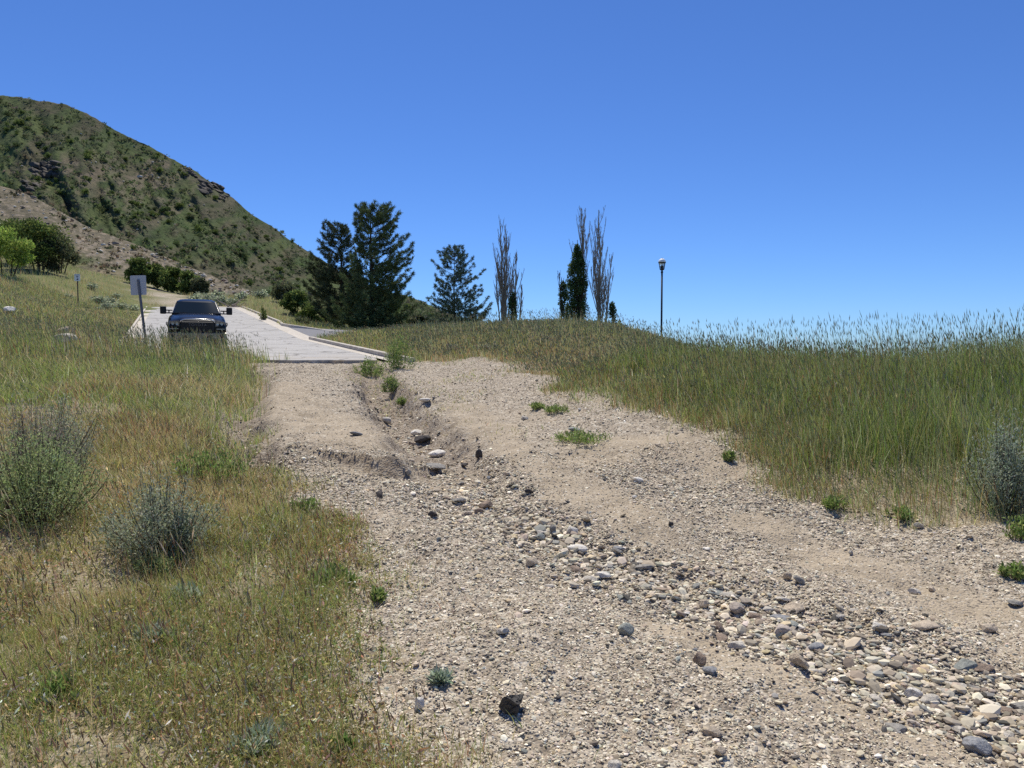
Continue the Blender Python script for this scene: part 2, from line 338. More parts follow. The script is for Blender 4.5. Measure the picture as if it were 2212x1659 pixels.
# ---- concrete-grey road with its gutter, kerbs and the side drive
def strip(name, Ys, XL, XR, zoff, m, n=14, thick=.0, kind='structure', zf=zroad, rough=0.0):
    u = np.linspace(0, 1, n); X = XL[:, None] + (XR - XL)[:, None] * u; Y = np.repeat(Ys[:, None], n, 1); Z = zf(Y) + zoff + (fbm(X * 1.5, Y * 1.5, 71) - .5) * rough
    V = np.stack([X, Y, Z], -1).reshape(-1, 3); k = len(Ys); a = np.arange(k - 1)[:, None] * n; c = np.arange(n - 1)[None]
    F = [np.stack([a + c, a + c + 1, a + n + c + 1, a + n + c], -1).reshape(-1, 4)]
    if thick:                                   # turned-down front edge of the slab
        e = V[:n].copy(); e[:, 2] -= thick; e[:, 1] += .02; s0 = len(V); V = np.concatenate([V, e]); r = np.arange(n - 1)
        F.append(np.stack([s0 + r, s0 + r + 1, r + 1, r], -1))
    o = link(bpy.data.objects.new(name, fast_mesh(name, V, F, m, None, False))); return tag(o, kind=kind)
am, nt, b = mat('weathered_asphalt', rough=.9, spec=.2); g = N(nt, 'ShaderNodeNewGeometry')
mp = N(nt, 'ShaderNodeMapping'); mp.inputs['Scale'].default_value = (.35, 1.6, 1); nt.links.new(g.outputs['Position'], mp.inputs[0])
a1 = ramp(nt, noise(nt, mp.outputs[0], 1.3, 8, .7), [(.3, (.35, .335, .31)), (.5, (.46, .445, .415)), (.7, (.53, .51, .47))])
a2 = ramp(nt, noise(nt, g.outputs['Position'], 22, 3), [(.38, (.62, .62, .64)), (.55, (1, 1, 1)), (.7, (1.15, 1.14, 1.1))])
vc = N(nt, 'ShaderNodeTexVoronoi', Scale=.42, feature='DISTANCE_TO_EDGE'); wv = N(nt, 'ShaderNodeVectorMath', operation='ADD'); nz = N(nt, 'ShaderNodeTexNoise', Scale=1.4, Detail=5); sc = N(nt, 'ShaderNodeVectorMath', operation='SCALE'); sc.inputs['Scale'].default_value = .9
nt.links.new(g.outputs['Position'], nz.inputs['Vector']); nt.links.new(nz.outputs['Color'], sc.inputs[0]); nt.links.new(g.outputs['Position'], wv.inputs[0]); nt.links.new(sc.outputs[0], wv.inputs[1]); nt.links.new(wv.outputs[0], vc.inputs['Vector'])
crk = ramp(nt, vc.outputs['Distance'], [(0, (.35, .34, .33)), (.012, (.5, .49, .47)), (.022, (1, 1, 1))])
sy = N(nt, 'ShaderNodeSeparateXYZ'); nt.links.new(g.outputs['Position'], sy.inputs[0]); mr = N(nt, 'ShaderNodeMapRange'); mr.inputs['From Min'].default_value = 22.3; mr.inputs['From Max'].default_value = 27; mr.inputs['To Min'].default_value = .9; mr.inputs['To Max'].default_value = .0; nt.links.new(sy.outputs['Y'], mr.inputs['Value'])
wash = N(nt, 'ShaderNodeMath', operation='MULTIPLY'); nt.links.new(mr.outputs[0], wash.inputs[0]); nt.links.new(ramp(nt, noise(nt, g.outputs['Position'], 1.1, 6, .7), [(.42, (0, 0, 0)), (.6, (1, 1, 1))]), wash.inputs[1])
asp = mix(nt, .8, mix(nt, .6, a1, a2, 'MULTIPLY'), crk, 'MULTIPLY')
nt.links.new(mix(nt, wash.outputs[0], asp, (.42, .35, .26)), b.inputs['Base Color'])
cm, nt, b = mat('pale_concrete', rough=.9, spec=.2); g = N(nt, 'ShaderNodeNewGeometry')
nt.links.new(ramp(nt, noise(nt, g.outputs['Position'], 3, 8, .7), [(.3, (.40, .35, .28)), (.5, (.56, .51, .43)), (.7, (.66, .61, .53))]), b.inputs['Base Color'])
ys = np.concatenate([np.linspace(0, 1, 3)[:0], np.arange(23.6, 27, .3), np.arange(27, 80.6, .9)])
jag = lambda y: .0
road = strip('road', ys, xroad(ys) - 4.45, xroad(ys) + 4.15, 0, am, 60, .16)
# ragged front edge of the broken-off asphalt
me = road.data; co = np.empty(len(me.vertices) * 3, np.float32); me.vertices.foreach_get('co', co); co = co.reshape(-1, 3)
w = np.clip((24.4 - co[:, 1]) / .8, 0, 1); lx = (co[:, 0] + 12.7) / 9
co[:, 1] += w * ((fbm(co[:, 0] * 1.9, co[:, 0] * 0, 77, 5, .65) - .5) * 1.3 - np.clip(lx, 0, 1.1) * 1.15)
me.vertices.foreach_set('co', co.ravel()); me.update()
yg = np.arange(22.6, 80.6, .8)
gutter = strip('gutter', yg, xroad(yg) + 4.15 - .0, xroad(yg) + np.interp(yg, [22, 37, 40, 80], [4.5, 4.55, 5.0, 5.05]), .004, cm, 3)
gl = np.arange(30, 78, .8); gutter2 = strip('gutter', gl, xroad(gl) - 5.0, xroad(gl) - 4.4, .004, cm, 3)
def kerb(name, pts, label, h=.15, w=.16, group='concrete kerbs of the road'):
    pts = np.asarray(pts, float); T = np.gradient(pts[:, :2], axis=0); T /= np.linalg.norm(T, axis=1)[:, None]; nrm = np.stack([T[:, 1], -T[:, 0]], -1)
    prof = [(0, -.1), (.015, h - .02), (.04, h), (w, h), (w, -.1)]
    V = []
    for (p, q) in zip(pts, nrm):
        for a, z in prof: V.append((p[0] + q[0] * a, p[1] + q[1] * a, p[2] + z))
    n = len(pts); k = 5; i = np.arange(n - 1)[:, None] * k; j = np.arange(k - 1)[None]
    F = [np.stack([i + j, i + j + 1, i + k + j + 1, i + k + j], -1).reshape(-1, 4), np.array([[0, 4, 3, 2, 1]]), np.array([[0, 1, 2, 3, 4]]) + (n - 1) * k]
    o = link(bpy.data.objects.new(name, fast_mesh(name, np.array(V), F, cm))); return tag(o, label, 'kerb', group)
def kline(ys, off): return [(xroad(y) + off, y, zroad(y)) for y in ys]
kerb('kerb', kline(np.arange(22.3, 38.9, .6), 4.56), 'straight low concrete kerb in front of the side drive, ending at the dirt track')
kerb('kerb', [at(736, 722, 44.0), at(700, 717.5, 45.0), at(660, 711, 46.5), at(628, 706.5, 47.5), at(607, 703, 49.2)] + kline(np.arange(52.5, 80, 1.2), 5.06), 'long concrete kerb beyond the side drive, curving into the drive at its near end')
kerb('kerb', [(x - .16, y, z) for x, y, z in kline(np.arange(30, 79, 1.2), -4.9)], 'pale concrete kerb on the meadow side of the road beside the leaning sign')
dm, nt, b = mat('dark_asphalt', rough=.9, spec=.2); g = N(nt, 'ShaderNodeNewGeometry')
nt.links.new(ramp(nt, noise(nt, g.outputs['Position'], 9, 6), [(.3, (.17, .17, .18)), (.7, (.25, .25, .26))]), b.inputs['Base Color'])
yd = np.arange(38.9, 50.6, .5); xd0 = xroad(yd) + 5.0
dr = strip('side_drive', yd, xd0, np.maximum(xd0 + .5, np.interp(yd, [38.9, 40, 44, 46, 47.5, 49.2, 50.6], [-10.3, -9.5, -8.6, -11.3, -14.0, -15.2, -15.8])), .006, dm, 8)
# ---- the two hill masses
class Hill:
    def __init__(s, tab, nu, nv, prof, yamp, vamp, seed, back=170):
        tab = np.array(tab, float); s.u = np.linspace(tab[0, 0], tab[-1, 0], nu); s.t = np.linspace(0, 1, nv)
        g = lambda k: np.interp(s.u, tab[:, 0], tab[:, k]); vb, yb, vt, yt = g(1), g(2), g(3), g(4); k = np.ones(9) / 9
        vt = np.convolve(np.pad(vt, 4, 'edge'), k, 'valid')
        U, T = np.meshgrid(s.u, s.t); pv = T ** prof; vt = vt + (fbm(s.u * .05, s.u * 0, seed + 9, 5) - .5) * vamp
        Vp = vb + (vt - vb) * pv; Yp = yb + (yt - yb) * T
        n = fbm(U * .011 + T * 3.2, T * 2.0 - U * .002, seed, 5) - .5; n2 = fbm(U * .04 + T * 7, T * 9, seed + 5, 4) - .5
        Yp = Yp + (n * yamp + n2 * yamp * .3) * np.sin(np.clip(T, 0, 1) * math.pi) ** .7
        a, b_ = ray(U, Vp); s.X = a * Yp; s.Y = Yp; s.Z = EYE + b_ * Yp; s.U, s.T, s.V = U, T, Vp
        r = np.arange(1, 12) / 11.0; Yb = s.Y[-1] + back * r[:, None]; ab = s.X[-1] / s.Y[-1]
        s.AX = np.concatenate([s.X, ab * Yb]); s.AY = np.concatenate([s.Y, Yb]); s.AZ = np.concatenate([s.Z, s.Z[-1] - r[:, None] ** 1.3 * (s.Z[-1] + 90) * 1.0])
        s.nu = nu; s.nv = nv
    def build(s, name, m, cols):
        nr = s.AX.shape[0]; i = np.arange(nr - 1)[:, None] * s.nu; j = np.arange(s.nu - 1)[None]
        F = np.stack([i + j, i + j + 1, i + s.nu + j + 1, i + s.nu + j], -1).reshape(-1, 4)
        C_ = np.concatenate([cols, np.repeat(cols[-1:], nr - s.nv, 0)]).reshape(-1, 3)
        return tag(link(bpy.data.objects.new(name, fast_mesh(name, np.stack([s.AX, s.AY, s.AZ], -1).reshape(-1, 3), [F], m, C_, True))), kind='structure')
    def pix(s, u, v):
        """point of the slope seen at pixel (u, v)"""
        k = int(np.clip(np.searchsorted(s.u, u), 0, s.nu - 1)); c = s.V[:, k]; q = int(np.argmin(np.abs(c - v))); return np.array([s.X[q, k], s.Y[q, k], s.Z[q, k]])
hm, nt, b = mat('hill_cover', rough=1, spec=.05); a = N(nt, 'ShaderNodeAttribute', attribute_name='Col'); g = N(nt, 'ShaderNodeNewGeometry')
m1 = ramp(nt, noise(nt, g.outputs['Position'], .35, 6, .7), [(.3, (.55, .58, .55)), (.5, (1, 1, 1)), (.7, (1.4, 1.32, 1.2))]); hb = noise(nt, g.outputs['Position'], .25, 7, .7)
nt.links.new(mix(nt, .85, a.outputs['Color'], m1, 'MULTIPLY'), b.inputs['Base Color'])
bp = N(nt, 'ShaderNodeBump', Strength=.8, Distance=2.0); nt.links.new(hb, bp.inputs['Height']); nt.links.new(bp.outputs[0], b.inputs['Normal'])
B1 = [(-1100, 745, 240, 330, 560), (-700, 745, 240, 240, 540), (-300, 745, 235, 197, 525), (0, 745, 230, 205, 520), (60, 745, 230, 213, 520), (130, 745, 230, 223, 520), (190, 745, 230, 245, 522), (240, 745, 230, 276, 525), (330, 745, 230, 319, 530), (380, 745, 230, 347, 533), (440, 745, 230, 381, 536),
      (500, 745, 230, 426, 540), (530, 745, 230, 452, 543), (600, 745, 230, 500, 550), (640, 745, 230, 526, 553), (680, 745, 235, 553, 557), (740, 750, 240, 589, 562), (800, 750, 245, 617, 570), (880, 750, 250, 640, 580), (940, 755, 255, 662, 590), (1000, 760, 260, 690, 600), (1060, 765, 260, 730, 600), (1120, 790, 260, 780, 600)]
big = Hill(B1, 560, 230, .92, 70, 7, 101)
def lerp(a, b, t): return np.asarray(a) + (np.asarray(b) - np.asarray(a)) * t[..., None]
U, T, V = big.U, big.T, big.V
n1 = fbm(U * .018 + V * .006, V * .03, 201, 5); n2 = fbm(U * .06 + V * .03, V * .09, 207, 4)
c = lerp((.076, .106, .044), (.102, .128, .052), sstep(.4, .62, n1)); c = c * 1.0
c = c + (np.array((.115, .10, .070)) - c) * (sstep(.46, .62, fbm(U * .014 + V * .012, V * .022, 213, 4)) * .75)[..., None]
c = c + (np.array((.055, .072, .035)) - c) * (sstep(.5, .66, n2) * .6)[..., None]
tan = np.exp(-((U - 330) / 150) ** 2 - ((V - 400) / 75) ** 2) + .9 * np.exp(-((U - 150) / 60) ** 2 - ((V - 375) / 40) ** 2) + .7 * np.exp(-((U - 500) / 90) ** 2 - ((V - 585) / 30) ** 2)
c = c + (np.array((.21, .17, .125)) - c) * (np.clip(tan, 0, 1) * sstep(.45, .62, fbm(U * .05, V * .06, 219, 4)) * .75)[..., None]
big.build('hill', hm, c)
B2 = [(-1100, 650, 70, 250, 190), (-500, 650, 85, 300, 200), (-200, 650, 92, 352, 200), (0, 650, 95, 401, 195), (60, 650, 95, 420, 190), (100, 650, 95, 441, 187), (180, 652, 96, 485, 180), (240, 655, 96, 509, 175), (300, 658, 97, 531, 170), (400, 660, 98, 574, 162),
      (450, 662, 99, 593, 157), (500, 665, 100, 612, 152), (560, 672, 100, 640, 145), (620, 690, 100, 668, 138), (700, 715, 100, 705, 130), (760, 740, 100, 735, 125)]
spur = Hill(B2, 420, 130, .95, 10, 5, 301, 60)
U, T, V = spur.U, spur.T, spur.V
top = np.interp(U, [r[0] for r in B2], [r[3] for r in B2])
scr = 1 - sstep(55, 95, V - top + (fbm(U * .03, V * .05, 305) - .5) * 60)
scr = np.where(U > 330, 1 - sstep(22, 45, V - top + (fbm(U * .03, V * .05, 305) - .5) * 30), scr)
c = lerp((.105, .135, .05), (.15, .155, .068), sstep(.4, .6, fbm(U * .03, V * .06, 311, 4)))
c = c + (np.array((.178, .156, .108)) - c) * scr[..., None]
c = c + (np.array((.31, .26, .20)) - c) * (scr * sstep(.52, .66, fbm(U * .15, V * .2, 315, 3)) * .8)[..., None]
bare = np.exp(-((U - 390 * .5486 * 1.0 - 0) / 40) ** 2 - ((V - 592) / 12) ** 2)
c = c + (np.array((.30, .24, .17)) - c) * np.clip(bare, 0, 1)[..., None]
spur.build('hillside', hm, c)
# ------------------------------------------------------------------ light, sky, camera
SUN_EL, SUN_AZ = R(62), R(-10)                       # azimuth from +Y (view direction), negative = towards the road side
w = bpy.data.worlds.new('World'); C.world = w; w.use_nodes = True; nt = w.node_tree
sky = nt.nodes.new('ShaderNodeTexSky'); sky.sky_type = 'NISHITA'; sky.sun_disc = False; sky.sun_elevation = SUN_EL; sky.sun_rotation = SUN_AZ
sky.altitude = 1600; sky.air_density = 1.0; sky.dust_density = .15; sky.ozone_density = 2.6
bg = nt.nodes['Background']; bg.inputs['Strength'].default_value = .10; tint = N(nt, 'ShaderNodeVectorMath', operation='MULTIPLY'); tint.inputs[1].default_value = (.52, .80, 1.28); nt.links.new(sky.outputs[0], tint.inputs[0]); nt.links.new(tint.outputs[0], bg.inputs[0])
sl = bpy.data.lights.new('sun', 'SUN'); sl.energy = 4.9; sl.angle = R(.53); sl.color = (1, .94, .82)
so = bpy.data.objects.new('sun', sl); col.objects.link(so)
sd = Vector((math.sin(SUN_AZ) * math.cos(SUN_EL), math.cos(SUN_AZ) * math.cos(SUN_EL), math.sin(SUN_EL))); so.rotation_euler = sd.to_track_quat('Z', 'Y').to_euler(); so.location = sd * 50
cd = bpy.data.cameras.new('camera'); cam = bpy.data.objects.new('camera', cd); col.objects.link(cam); C.camera = cam
cd.sensor_width = 36; cd.sensor_fit = 'HORIZONTAL'; cd.lens = F / 2212 * 36; cd.clip_start = .05; cd.clip_end = 9000
cam.location = (0, 0, EYE); cam.rotation_euler = (math.pi / 2 - PITCH, 0, 0)
C.view_settings.view_transform = 'Standard'; C.view_settings.look = 'None'; C.view_settings.exposure = 0; C.view_settings.gamma = 1
C.cycles.max_bounces = 6; C.cycles.diffuse_bounces = 3; C.cycles.transmission_bounces = 4; C.cycles.transparent_max_bounces = 6; C.cycles.use_denoising = False
# ================================================================== loose gravel (uncountable)
import time
_t0 = time.time()
def rock_v(seed, sub, flat=.55, cuts=9, lo=.55, hi=.9, elong=.75):
    r = np.random.default_rng(seed); bm = bmesh.new(); bmesh.ops.create_icosphere(bm, subdivisions=sub, radius=1)
    V = np.array([v.co[:] for v in bm.verts]); Fc = np.array([[v.index for v in f.verts] for f in bm.faces]); bm.free()
    for k in range(cuts):
        n = r.normal(size=3); n /= np.linalg.norm(n); d = r.uniform(lo, hi); e = np.maximum(0, V @ n - d); V = V - n * e[:, None]
    V = V * (1 + .05 * r.normal(size=(len(V), 1))) if sub < 3 else V * (1 + .10 * (fbm(V[:, 0] * 2 + 5, V[:, 1] * 2 + V[:, 2] * 2.3, seed, 3) - .5))[:, None]
    V = V / np.abs(V).max(0); return V * np.array([1, elong, flat]), Fc
def rotz(V, a):
    c, s = np.cos(a), np.sin(a); x = V[..., 0] * c - V[..., 1] * s; y = V[..., 0] * s + V[..., 1] * c; return np.stack([x, y, V[..., 2]], -1)
STONE = [(.36, (.60, .53, .42)), (.18, (.46, .39, .30)), (.11, (.29, .25, .20)), (.07, (.12, .11, .10)), (.17, (.76, .70, .58)), (.03, (.44, .36, .29)), (.05, (.33, .335, .31)), (.06, (.58, .47, .31))]
def scatter(n, y0, y1, umin, umax, pw=1.0):
    """random ground points between two distances, inside a wedge a little wider than the view"""
    Y = (y0 ** pw + rng.random(n) * (y1 ** pw - y0 ** pw)) ** (1 / pw); a = (umin - CU) / F; b = (umax - CU) / F
    X = Y * (a + rng.random(n) * (b - a)) + rng.normal(0, .25, n); return X, Y
STRIP = poly([(1080, 1112), (1180, 1165), (1330, 1240), (1540, 1325), (1720, 1400), (1880, 1470), (2080, 1560), (2350, 1680)])
def gravel():
    Vs, Fs, Cs, n0 = [], [], [], 0
    protos = [rock_v(900 + k, 1, rng.uniform(.3, .62), 5, .6, .95, rng.uniform(.6, .9)) for k in range(10)]
    X, Y = scatter(300000, 2.2, 8.5, 450, 2400, 1.2); X_, Y_ = scatter(120000, 8, 23, 450, 2000, 1.2); X, Y = np.concatenate([X, X_]), np.concatenate([Y, Y_])
    u_ = rng.random(9000) ** .85; t_ = np.linspace(0, 1, len(STRIP)); xa = np.interp(u_, t_, STRIP[:, 0]) + rng.normal(0, .26, 9000) + .1; ya = np.interp(u_, t_, STRIP[:, 1]) + rng.normal(0, .22, 9000) + .12; X, Y = np.concatenate([X, xa]), np.concatenate([Y, ya]); ex = np.zeros(len(X), bool); ex[-9000:] = True
    tk = track(X, Y); d_, _, fr = pdist(X, Y, GULLY); dt = dirt(X, Y)
    keep = rng.random(len(X)) < np.clip(tk * (1 - .68 * dt) * (.5 + .8 * fbm(X * 1.7, Y * 1.7, 61)) + .04 * (1 - tk) + ex * .75, 0, 1)
    X, Y, d_, dt, ex = X[keep], Y[keep], d_[keep], dt[keep], ex[keep]
    s = np.clip(.0047 * np.exp(rng.normal(0, .48, len(X))), .003, .03) * (1 + .5 * np.exp(-(d_ / .5) ** 2)) * (1 - .3 * dt) * np.clip(Y / 5.5, .85, 1.5) * np.where(ex, 1.85, 1)
    Z = H(X, Y); cc = 1.0 * pal(len(X), STONE, jit=.22, hue=.022) * np.array([1, .985, .93]) * np.where(ex, .88, 1)[:, None]; an = rng.random(len(X)) * 6.28; k = rng.integers(0, 10, len(X))
    for q, (V, Fc) in enumerate(protos):
        m = k == q; n = m.sum(); v = V[None] * s[m][:, None, None]; tl = rng.normal(0, .25, (n, 2))
        v = rotz(v, an[m][:, None]); v[..., 2] += v[..., 0] * tl[:, :1] + v[..., 1] * tl[:, 1:]
        v += np.stack([X[m], Y[m], Z[m] + s[m] * np.where(ex[m], .42, .28)], -1)[:, None]
        Vs.append(v.reshape(-1, 3)); Fs.append((Fc[None] + (np.arange(n) * len(V))[:, None, None]).reshape(-1, 3) + n0); n0 += n * len(V); Cs.append(np.repeat(cc[m], len(V), 0))
    m_, nt, b = mat('gravel_stone', rough=.85, spec=.25); a = N(nt, 'ShaderNodeAttribute', attribute_name='Col'); nt.links.new(a.outputs['Color'], b.inputs['Base Color'])
    tag(link(bpy.data.objects.new('gravel', fast_mesh('gravel', np.concatenate(Vs), [np.concatenate(Fs)], m_, np.concatenate(Cs)))), 'loose small gravel spread over the rutted dirt track', 'gravel', kind='stuff')
gravel()
# ================================================================== single stones on the track
ROCKS = [rock_v(50 + k, 3, f, c, lo - .12, .86, e) for k, (f, c, lo, e) in enumerate([(.55, 12, .55, .75), (.45, 9, .5, .6), (.7, 14, .6, .85), (.3, 8, .5, .7), (.62, 6, .7, .8), (.5, 16, .5, .65), (.8, 10, .6, .9), (.38, 12, .55, .55)])]
RM = [fast_mesh('stone_mesh', V, [Fc], M_ROCK, None, k == 4) for k, (V, Fc) in enumerate(ROCKS)]
COLR = {'white': (.74, .70, .62), 'pale grey': (.54, .50, .43), 'grey': (.30, .285, .255), 'dark': (.085, .075, .07), 'greenish grey': (.30, .315, .285), 'tan': (.50, .42, .32), 'brown': (.28, .215, .165), 'pinkish': (.46, .395, .335), 'bluish grey': (.29, .295, .30)}
def stone(p, size, k, c, label, group=None, rz=None, tilt=.12, sink=.12, name='rock', cat='rock'):
    o = bpy.data.objects.new(name, RM[k]); cc = np.array(COLR[c] if isinstance(c, str) else c) * math.exp(rng.normal(0, .07)); o.color = (*cc, 1)
    V = ROCKS[k][0]; ext = np.abs(V).max(0)
    sx, sy, sz = size; o.scale = (sx / 2 / ext[0], sy / 2 / ext[1], sz / 2 / ext[2]); o.location = (p[0], p[1], p[2] + sz * (.5 - sink)); o.rotation_euler = (rng.normal(0, tilt), rng.normal(0, tilt), rng.normal(0, .5) if rz is None else rz)
    link(o); return tag(o, label, cat, group)
SPOTS = []
def px_stone(u, v, w, h, k, c, label, dep=.75, **kw):
    """v is the row of the stone's middle; w, h its size in the photograph"""
    p = hh(u, v + h * .45); m = p[1] / F
    SPOTS.append((p[0], p[1])); return stone(p, (w * m, w * m * dep, h * m * 1.08), k, c, label, sink=.06, **kw)
for a in [
    (917, 949, 48, 21, 5, 'dark', 'long dark rock lying across the gully, biggest stone there'), (945, 980, 42, 15, 3, 'white', 'flat white stone in the gully just below the long dark rock'), (1034, 981, 17, 21, 6, 'dark', 'upright dark stone on the bank of the gully beside the flat white stone'),
    (945, 1016, 48, 8, 3, 'grey', 'thin grey slab lying in the gully beside the earth hump'), (820, 1069, 23, 14, 2, 'dark', 'dark angular block on open gravel below the earth hump'), (935, 1112, 23, 14, 0, 'dark', 'small dark block alone on the gravel, lower of two below the hump'),
    (990, 1081, 38, 11, 7, 'grey', 'grey splintery slab where the gully meets the gravel'), (770, 938, 32, 8, 3, 'bluish grey', 'flat bluish grey slab on the tan earth hump'), (899, 936, 26, 13, 4, 'white', 'rounded white stone right behind the long dark rock'),
    (883, 1025, 12, 14, 4, 'grey', 'small round grey stone at the lower end of the earth hump'), (1147, 1215, 29, 20, 2, 'tan', 'squared tan block at the head of the cobble strip'), (1195, 1143, 22, 19, 6, 'grey', 'round grey stone at the top of the cobbles beside a white one'),
    (1236, 1147, 26, 17, 2, 'white', 'white blocky stone at the top of the cobbles'), (1167, 1164, 22, 17, 4, 'greenish grey', 'greenish grey stone just below the round grey one'), (1249, 1185, 50, 15, 3, 'white', 'broad white slab among the upper cobbles'),
    (1105, 1515, 44, 46, 6, (.06, .058, .055), 'black pitted rock standing alone near the grass edge'), (1727, 1430, 48, 28, 0, 'tan', 'large tan boulder at the edge of the bare earth path'), (1591, 1314, 44, 25, 4, 'pinkish', 'rounded pinkish grey stone in the middle of the cobble strip'),
    (1352, 1362, 37, 28, 4, 'greenish grey', 'round grey stone alone on gravel short of the cobble strip'), (1512, 1425, 31, 28, 2, 'brown', 'blunt brown stone next to a bluish slab'), (1535, 1448, 40, 15, 3, 'bluish grey', 'bluish slab touching the blunt brown stone'),
    (2110, 1613, 60, 32, 4, 'bluish grey', 'big smooth grey cobble, last one down the bare earth path'), (2133, 1359, 36, 19, 2, 'tan', 'squared tan stone alone on the gravel beyond the cobbles'), (1553, 1355, 37, 19, 0, 'brown', 'brown block at the near rim of the cobble strip'),
    (1687, 1364, 52, 22, 1, 'pinkish', 'flat pinkish slab on top of the cobble strip'), (1536, 1581, 48, 15, 1, 'tan', 'flat pale tan stone on gravel near the bottom of the track'), (1555, 1622, 27, 20, 4, 'tan', 'egg shaped tan stone at the bottom of the track'),
    (1630, 1332, 38, 15, 7, 'brown', 'brownish slab tilted among the middle cobbles'), (1523, 1306, 30, 26, 5, 'tan', 'tall jagged tan stone in the middle cobbles'), (1300, 1246, 40, 14, 1, 'white', 'elongated whitish stone in the upper cobbles, longer of a pair'),
    (1274, 1252, 34, 12, 4, 'pale grey', 'elongated pale grey stone, shorter of a pair in the upper cobbles'), (1246, 1232, 34, 13, 5, 'brown', 'brown stone just above the pair of elongated whitish stones'), (1332, 1193, 31, 13, 0, 'grey', 'grey block on the far rim of the upper cobbles'),
    (905, 1520, 24, 30, 2, 'white', 'crumbly white chunk at the edge of the weeds'), (1898, 1355, 34, 18, 2, 'white', 'chalky white stone on the gravel past the cobble strip'), (1970, 1500, 44, 22, 1, 'white', 'bright white stone in the lower cobble strip'),
    (2010, 1512, 44, 17, 3, 'pale grey', 'pale layered slab beside the bright white stone'), (1240, 928, 27, 9, 4, 'greenish grey', 'flat greenish stone on the tan earth by the small grass patch'), (182, 945, 34, 17, 2, 'white', 'whitish rock in the grass behind the large sagebrush'),
    (137, 1383, 25, 17, 2, 'white', 'small white stone among dry weeds below the sagebrush'), (725, 1151, 25, 9, 3, 'white', 'flat white stone where the weeds meet the gravel'), (1142, 1062, 22, 11, 0, 'dark', 'dark stone on the tan flat between the gully and the grass patch'),
    (1095, 1024, 18, 9, 1, 'tan', 'tan stone on the tan flat just above a dark one'), (1370, 1074, 12, 8, 2, 'white', 'tiny white stone on the open tan ground'), (1838, 1196, 11, 11, 4, 'pale grey', 'small round stone on the sandy wheel path'), (1449, 1136, 12, 9, 2, 'dark', 'small dark stone midway across the tan ground'),
    (1700, 1245, 20, 17, 6, 'tan', 'upright tan stone at the far edge of the lower cobbles'), (1725, 1252, 32, 16, 7, 'grey', 'dark grey slab leaning beside the upright tan stone'), (1985, 1140, 22, 13, 0, 'pale grey', 'pale stone among pebbles by the small weed clump'), (920, 866, 32, 9, 3, 'white', 'flat white stone on the track edge above the gully'),
    (1590, 1395, 40, 18, 1, 'pale grey', 'pale stone with a ridge, beside the earth path'), (1763, 1398, 40, 16, 3, 'bluish grey', 'flat bluish slab in the lower cobbles'), (2190, 1306, 40, 12, 7, 'grey', 'long grey slab on the gravel by the sandy path end')]:
    px_stone(*a)
n_named = len(SPOTS)
sizes = {0: 'fist sized', 1: 'small'}
STRIPC = [(.26, 'pale grey'), (.20, 'tan'), (.18, 'grey'), (.10, 'white'), (.1, 'greenish grey'), (.09, 'brown'), (.05, 'pinkish'), (.05, 'bluish grey')]
names = [c for _, c in STRIPC]; wts = np.array([w for w, _ in STRIPC]); wts /= wts.sum()
PIT = (lambda V, Fc: (V * (1 + .16 * (fbm(V[:, 0] * 3 + V[:, 1] * 1.7, V[:, 2] * 3.2 - V[:, 1], 66, 3) - .5) - .16 * sstep(.58, .72, fbm(V[:, 0] * 6 + 3, V[:, 1] * 5 + V[:, 2] * 6, 67, 2)))[:, None], Fc))(*rock_v(77, 5, .95, 9, .45, .85, .9))
for o in col.objects:
    if o.name.startswith('rock') and o.get('label', '').startswith('black pitted'): o.data = fast_mesh('stone_mesh', PIT[0], [PIT[1]], M_ROCK, None, False); e_ = np.abs(PIT[0]).max(0); o.scale = (.066 / e_[0], .06 / e_[1], .062 / e_[2]); o.location.z -= .012; o.color = (.085, .08, .072, 1); o.rotation_euler = (.1, .1, .5)
k = 0; tries = 0
while k < 185 and tries < 6000:                      # cobbles of the washed-out strip
    tries += 1; f = rng.random() ** .8; x = np.interp(f, np.linspace(0, 1, len(STRIP)), STRIP[:, 0]); y = np.interp(f, np.linspace(0, 1, len(STRIP)), STRIP[:, 1])
    wd = .16 + .30 * math.sin(min(f * 1.2, 1) * 2.2); x += rng.normal(0, wd * .55) + .12; y += rng.normal(0, wd * .45) + .16
    s = float(np.clip(.031 * math.exp(rng.normal(0, .42)), .018, .08))
    if any((x - a) ** 2 + (y - b) ** 2 < (s * .75 + .018) ** 2 for a, b in SPOTS) or y < 2.45 or x / y > .74: continue
    SPOTS.append((x, y)); c = names[int(rng.choice(len(names), p=wts))]; big_ = s > .040
    part = 'upper' if f < .33 else ('middle' if f < .62 else 'lower'); lb = f'{"larger" if big_ else "small"} {c} cobble in the {part} stretch of the stony strip'
    z = float(H(np.array([x]), np.array([y]))[0]); stone((x, y, z), (s * 2, s * 1.45, s * rng.uniform(.30, .65)), int(rng.integers(0, 8)), c, lb, lb + 's', rz=rng.random() * 6.28, sink=.22, name='cobble', cat='cobble'); k += 1
k = 0; tries = 0
